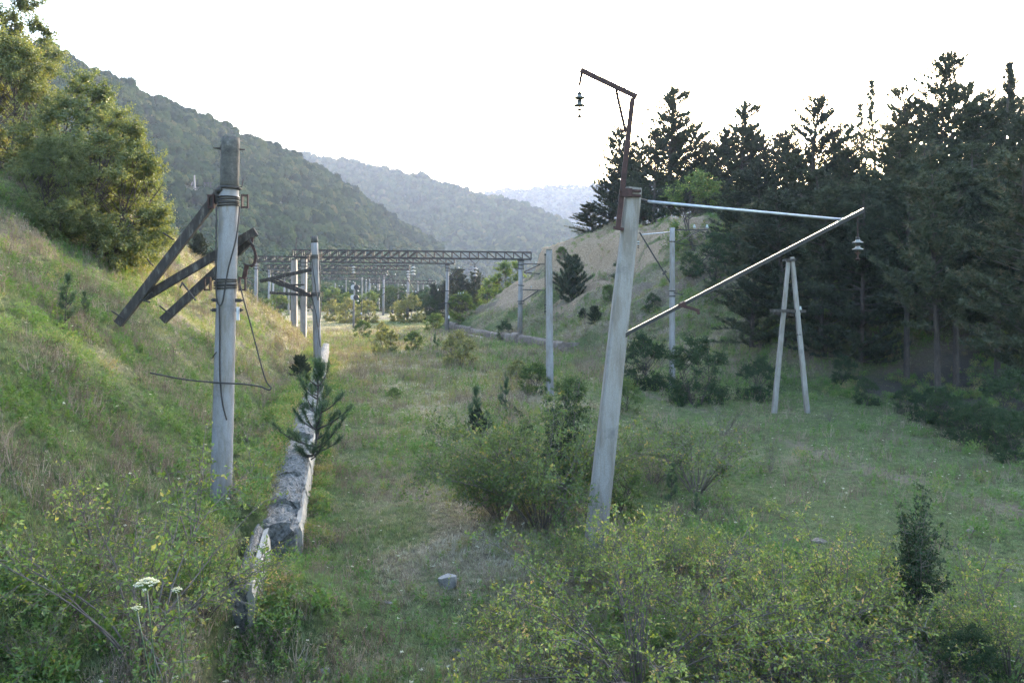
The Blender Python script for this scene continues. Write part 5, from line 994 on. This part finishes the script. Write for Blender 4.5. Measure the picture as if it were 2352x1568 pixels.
put('grass', 'short meadow grass and dry tufts over the whole valley floor', 'grass', [tuft(i, 13, .11, .12, .013, .9) for i in range(4)] + [tuft(10 + i, 11, .21, .09, .010, .6) for i in range(2)], X, Y, sz, np.clip(d + g.normal(size=len(X)) * .2, 0, 1), zs=short * (.28 + .5 * fbm(X / 1.3, Y / 1.3, 2, 7)) * (1 + .35 * sm(0, 3, sdist(POLY_L, X, Y))))
X, Y = field(95000, 5, 90, .45); k, d = keepers(X, Y, .8); cl = fbm(X / 1.1, Y / 1.1, 2, 133); s = X + .2 * Y; k &= g.random(len(X)) < sm(.35, .65, cl) * (1 - .8 * np.exp(-((s - 1.2) / 2.4) ** 2) * (1 - sm(18, 26, Y))) * (1 - .75 * sm(7.5, 9.5, s) * (1 - sm(38, 44, Y)))
X, Y, d = X[k], Y[k], d[k]; put('weeds', 'leafy low weeds growing through the grass', 'weeds', [forb(i, 22, .22, .065) for i in range(3)] + [forb(10 + i, 26, .42, .05) for i in range(3)], X, Y, g.uniform(.6, 1.2, len(X)) * (1 + .6 * sm(12, 60, Y)), np.clip(d * .8 - .1 + g.normal(size=len(X)) * .15, 0, 1))
X, Y = field(75000, 5, 100, .4); k, d = keepers(X, Y, .9); cl = fbm(X / 1.8, Y / 1.8, 2, 151); s = X + .2 * Y; k &= g.random(len(X)) < sm(.42, .62, cl) * (1 - .8 * np.exp(-((s - 1.2) / 2.4) ** 2) * (1 - sm(18, 26, Y))) * (1 - .8 * sm(7.5, 9.5, s) * (1 - sm(38, 44, Y)))
X, Y, d = X[k], Y[k], d[k]; XW, YW = field(5200, 6, 70, .35); kw, dw = keepers(XW, YW, .9); kw &= g.random(len(XW)) < sm(.38, .62, fbm(XW / 3, YW / 3, 2, 201)) * (1 - .9 * np.exp(-((XW + .2 * YW - 1.6) / 2.2) ** 2) * (1 - sm(22, 30, YW))) * (1 - .85 * sm(7.5, 9.5, XW + .2 * YW) * (1 - sm(38, 44, YW)))
XW, YW, dw = XW[kw], YW[kw], dw[kw]
xb = g.uniform(2, 26, 1500); yb = g.uniform(44, 96, 1500); kb = (sdist(POLY_R, xb, yb) > 1) & (fbm(xb / 3, yb / 3, 2, 211) > .5); XW = np.append(XW, xb[kb]); YW = np.append(YW, yb[kb]); dw = np.append(dw, g.uniform(0, .6, kb.sum()))
xu = g.uniform(15, 40, 5000); yu = g.uniform(16, 50, 5000); ku = (sdist(POLY_R, xu, yu) > .3) & (xu < .75 * yu + 4) & (fbm(xu / 2, yu / 2, 2, 221) > .42); XW = np.append(XW, xu[ku]); YW = np.append(YW, yu[ku]); dw = np.append(dw, g.uniform(0, .7, ku.sum()))
ya = g.uniform(11, 60, 900); xa = wall_x(ya) - np.where(g.random(900) < .62, g.uniform(.62, 1.3, 900), g.uniform(-.6, -.16, 900)) - np.where(ya < 14.8, .5, 0); XW = np.append(XW, xa); YW = np.append(YW, ya); dw = np.append(dw, g.uniform(.1, .8, 900))
def clump(seed):
    g3 = np.random.default_rng(seed); n3 = 150; p3 = rdir(g3, n3) * [.24, .24, .20] * g3.uniform(.3, 1, (n3, 1)) + [0, 0, .16]; L3 = .055 * g3.uniform(.5, 1.5, n3); v3, f3 = leaf_quads(p3, unit(rdir(g3, n3) + p3 * 3), unit(rdir(g3, n3) * .6 + [0, 0, 1]), L3, L3 * .5)
    return new_mesh('clump', v3, f3, [M['forb']], {'var': ('FACE', 'FLOAT', g3.random(n3))})
put('undergrowth', 'knee-high leafy weed clumps in the meadow and on the slope', 'weeds', [clump(i) for i in range(4)], XW, YW, g.uniform(.45, 1.3, len(XW)), np.clip(dw + g.normal(size=len(XW)) * .3 - .1, 0, 1), lift=np.where((np.abs(XW - wall_x(YW) + .7) < .2) & (YW > 15.4) & (YW < 60), .86, -9))
put('dry_weeds', 'brown dead weed stalks standing in the grass', 'weeds', [stalks(i, 9, .36) for i in range(4)], X, Y, g.uniform(.6, 1.25, len(X)) * (1 + .6 * sm(12, 60, Y)), g.random(len(X)))
X, Y = field(26000, 6, 85, .1); k, d = keepers(X, Y, 1.0); s = X + .2 * Y; fl = np.exp(-((s - 5.5) / 3.5) ** 2) * np.exp(-((Y - 38) / 13) ** 2); k &= g.random(len(X)) < .07 + .9 * fl * sm(.4, .6, fbm(X / 2.5, Y / 2.5, 2, 171))
X, Y = X[k], Y[k]; put('wildflowers', 'tiny white flowers dotted over the meadow', 'flowers', [flower(i, .24, .019) for i in range(4)], X, Y, g.uniform(.7, 1.3, len(X)), g.random(len(X)))
# loose ballast stones of the old track
X = g.uniform(2, 8, 16000); Y = g.uniform(8, 20, 16000); d, so, sa, ba = masks(X, Y); k = g.random(len(X)) < sm(.25, .6, ba); X, Y = X[k], Y[k]
def pebble(seed):
    g2 = np.random.default_rng(seed); v = np.array([(0, 0, 1), (1, 0, 0), (0, 1, 0), (-1, 0, 0), (0, -1, 0), (0, 0, -1)]) * g2.uniform(.6, 1.2, (6, 3)); f = np.array([(0, 1, 2), (0, 2, 3), (0, 3, 4), (0, 4, 1), (5, 2, 1), (5, 3, 2), (5, 4, 3), (5, 1, 4)]); return new_mesh('pebble', v * .03, f, [M['ballast']])
M['ballast'] = simple('dark_ballast', [(0.3, (0.03, 0.028, 0.028)), (0.7, (0.12, 0.115, 0.11))], 4, 0.9, 0, 0.2)
put('gravel', 'dark ballast stones of the old track showing between the bushes', 'gravel', [pebble(i) for i in range(4)], X, Y, g.uniform(.6, 1.4, len(X)), g.random(len(X)))
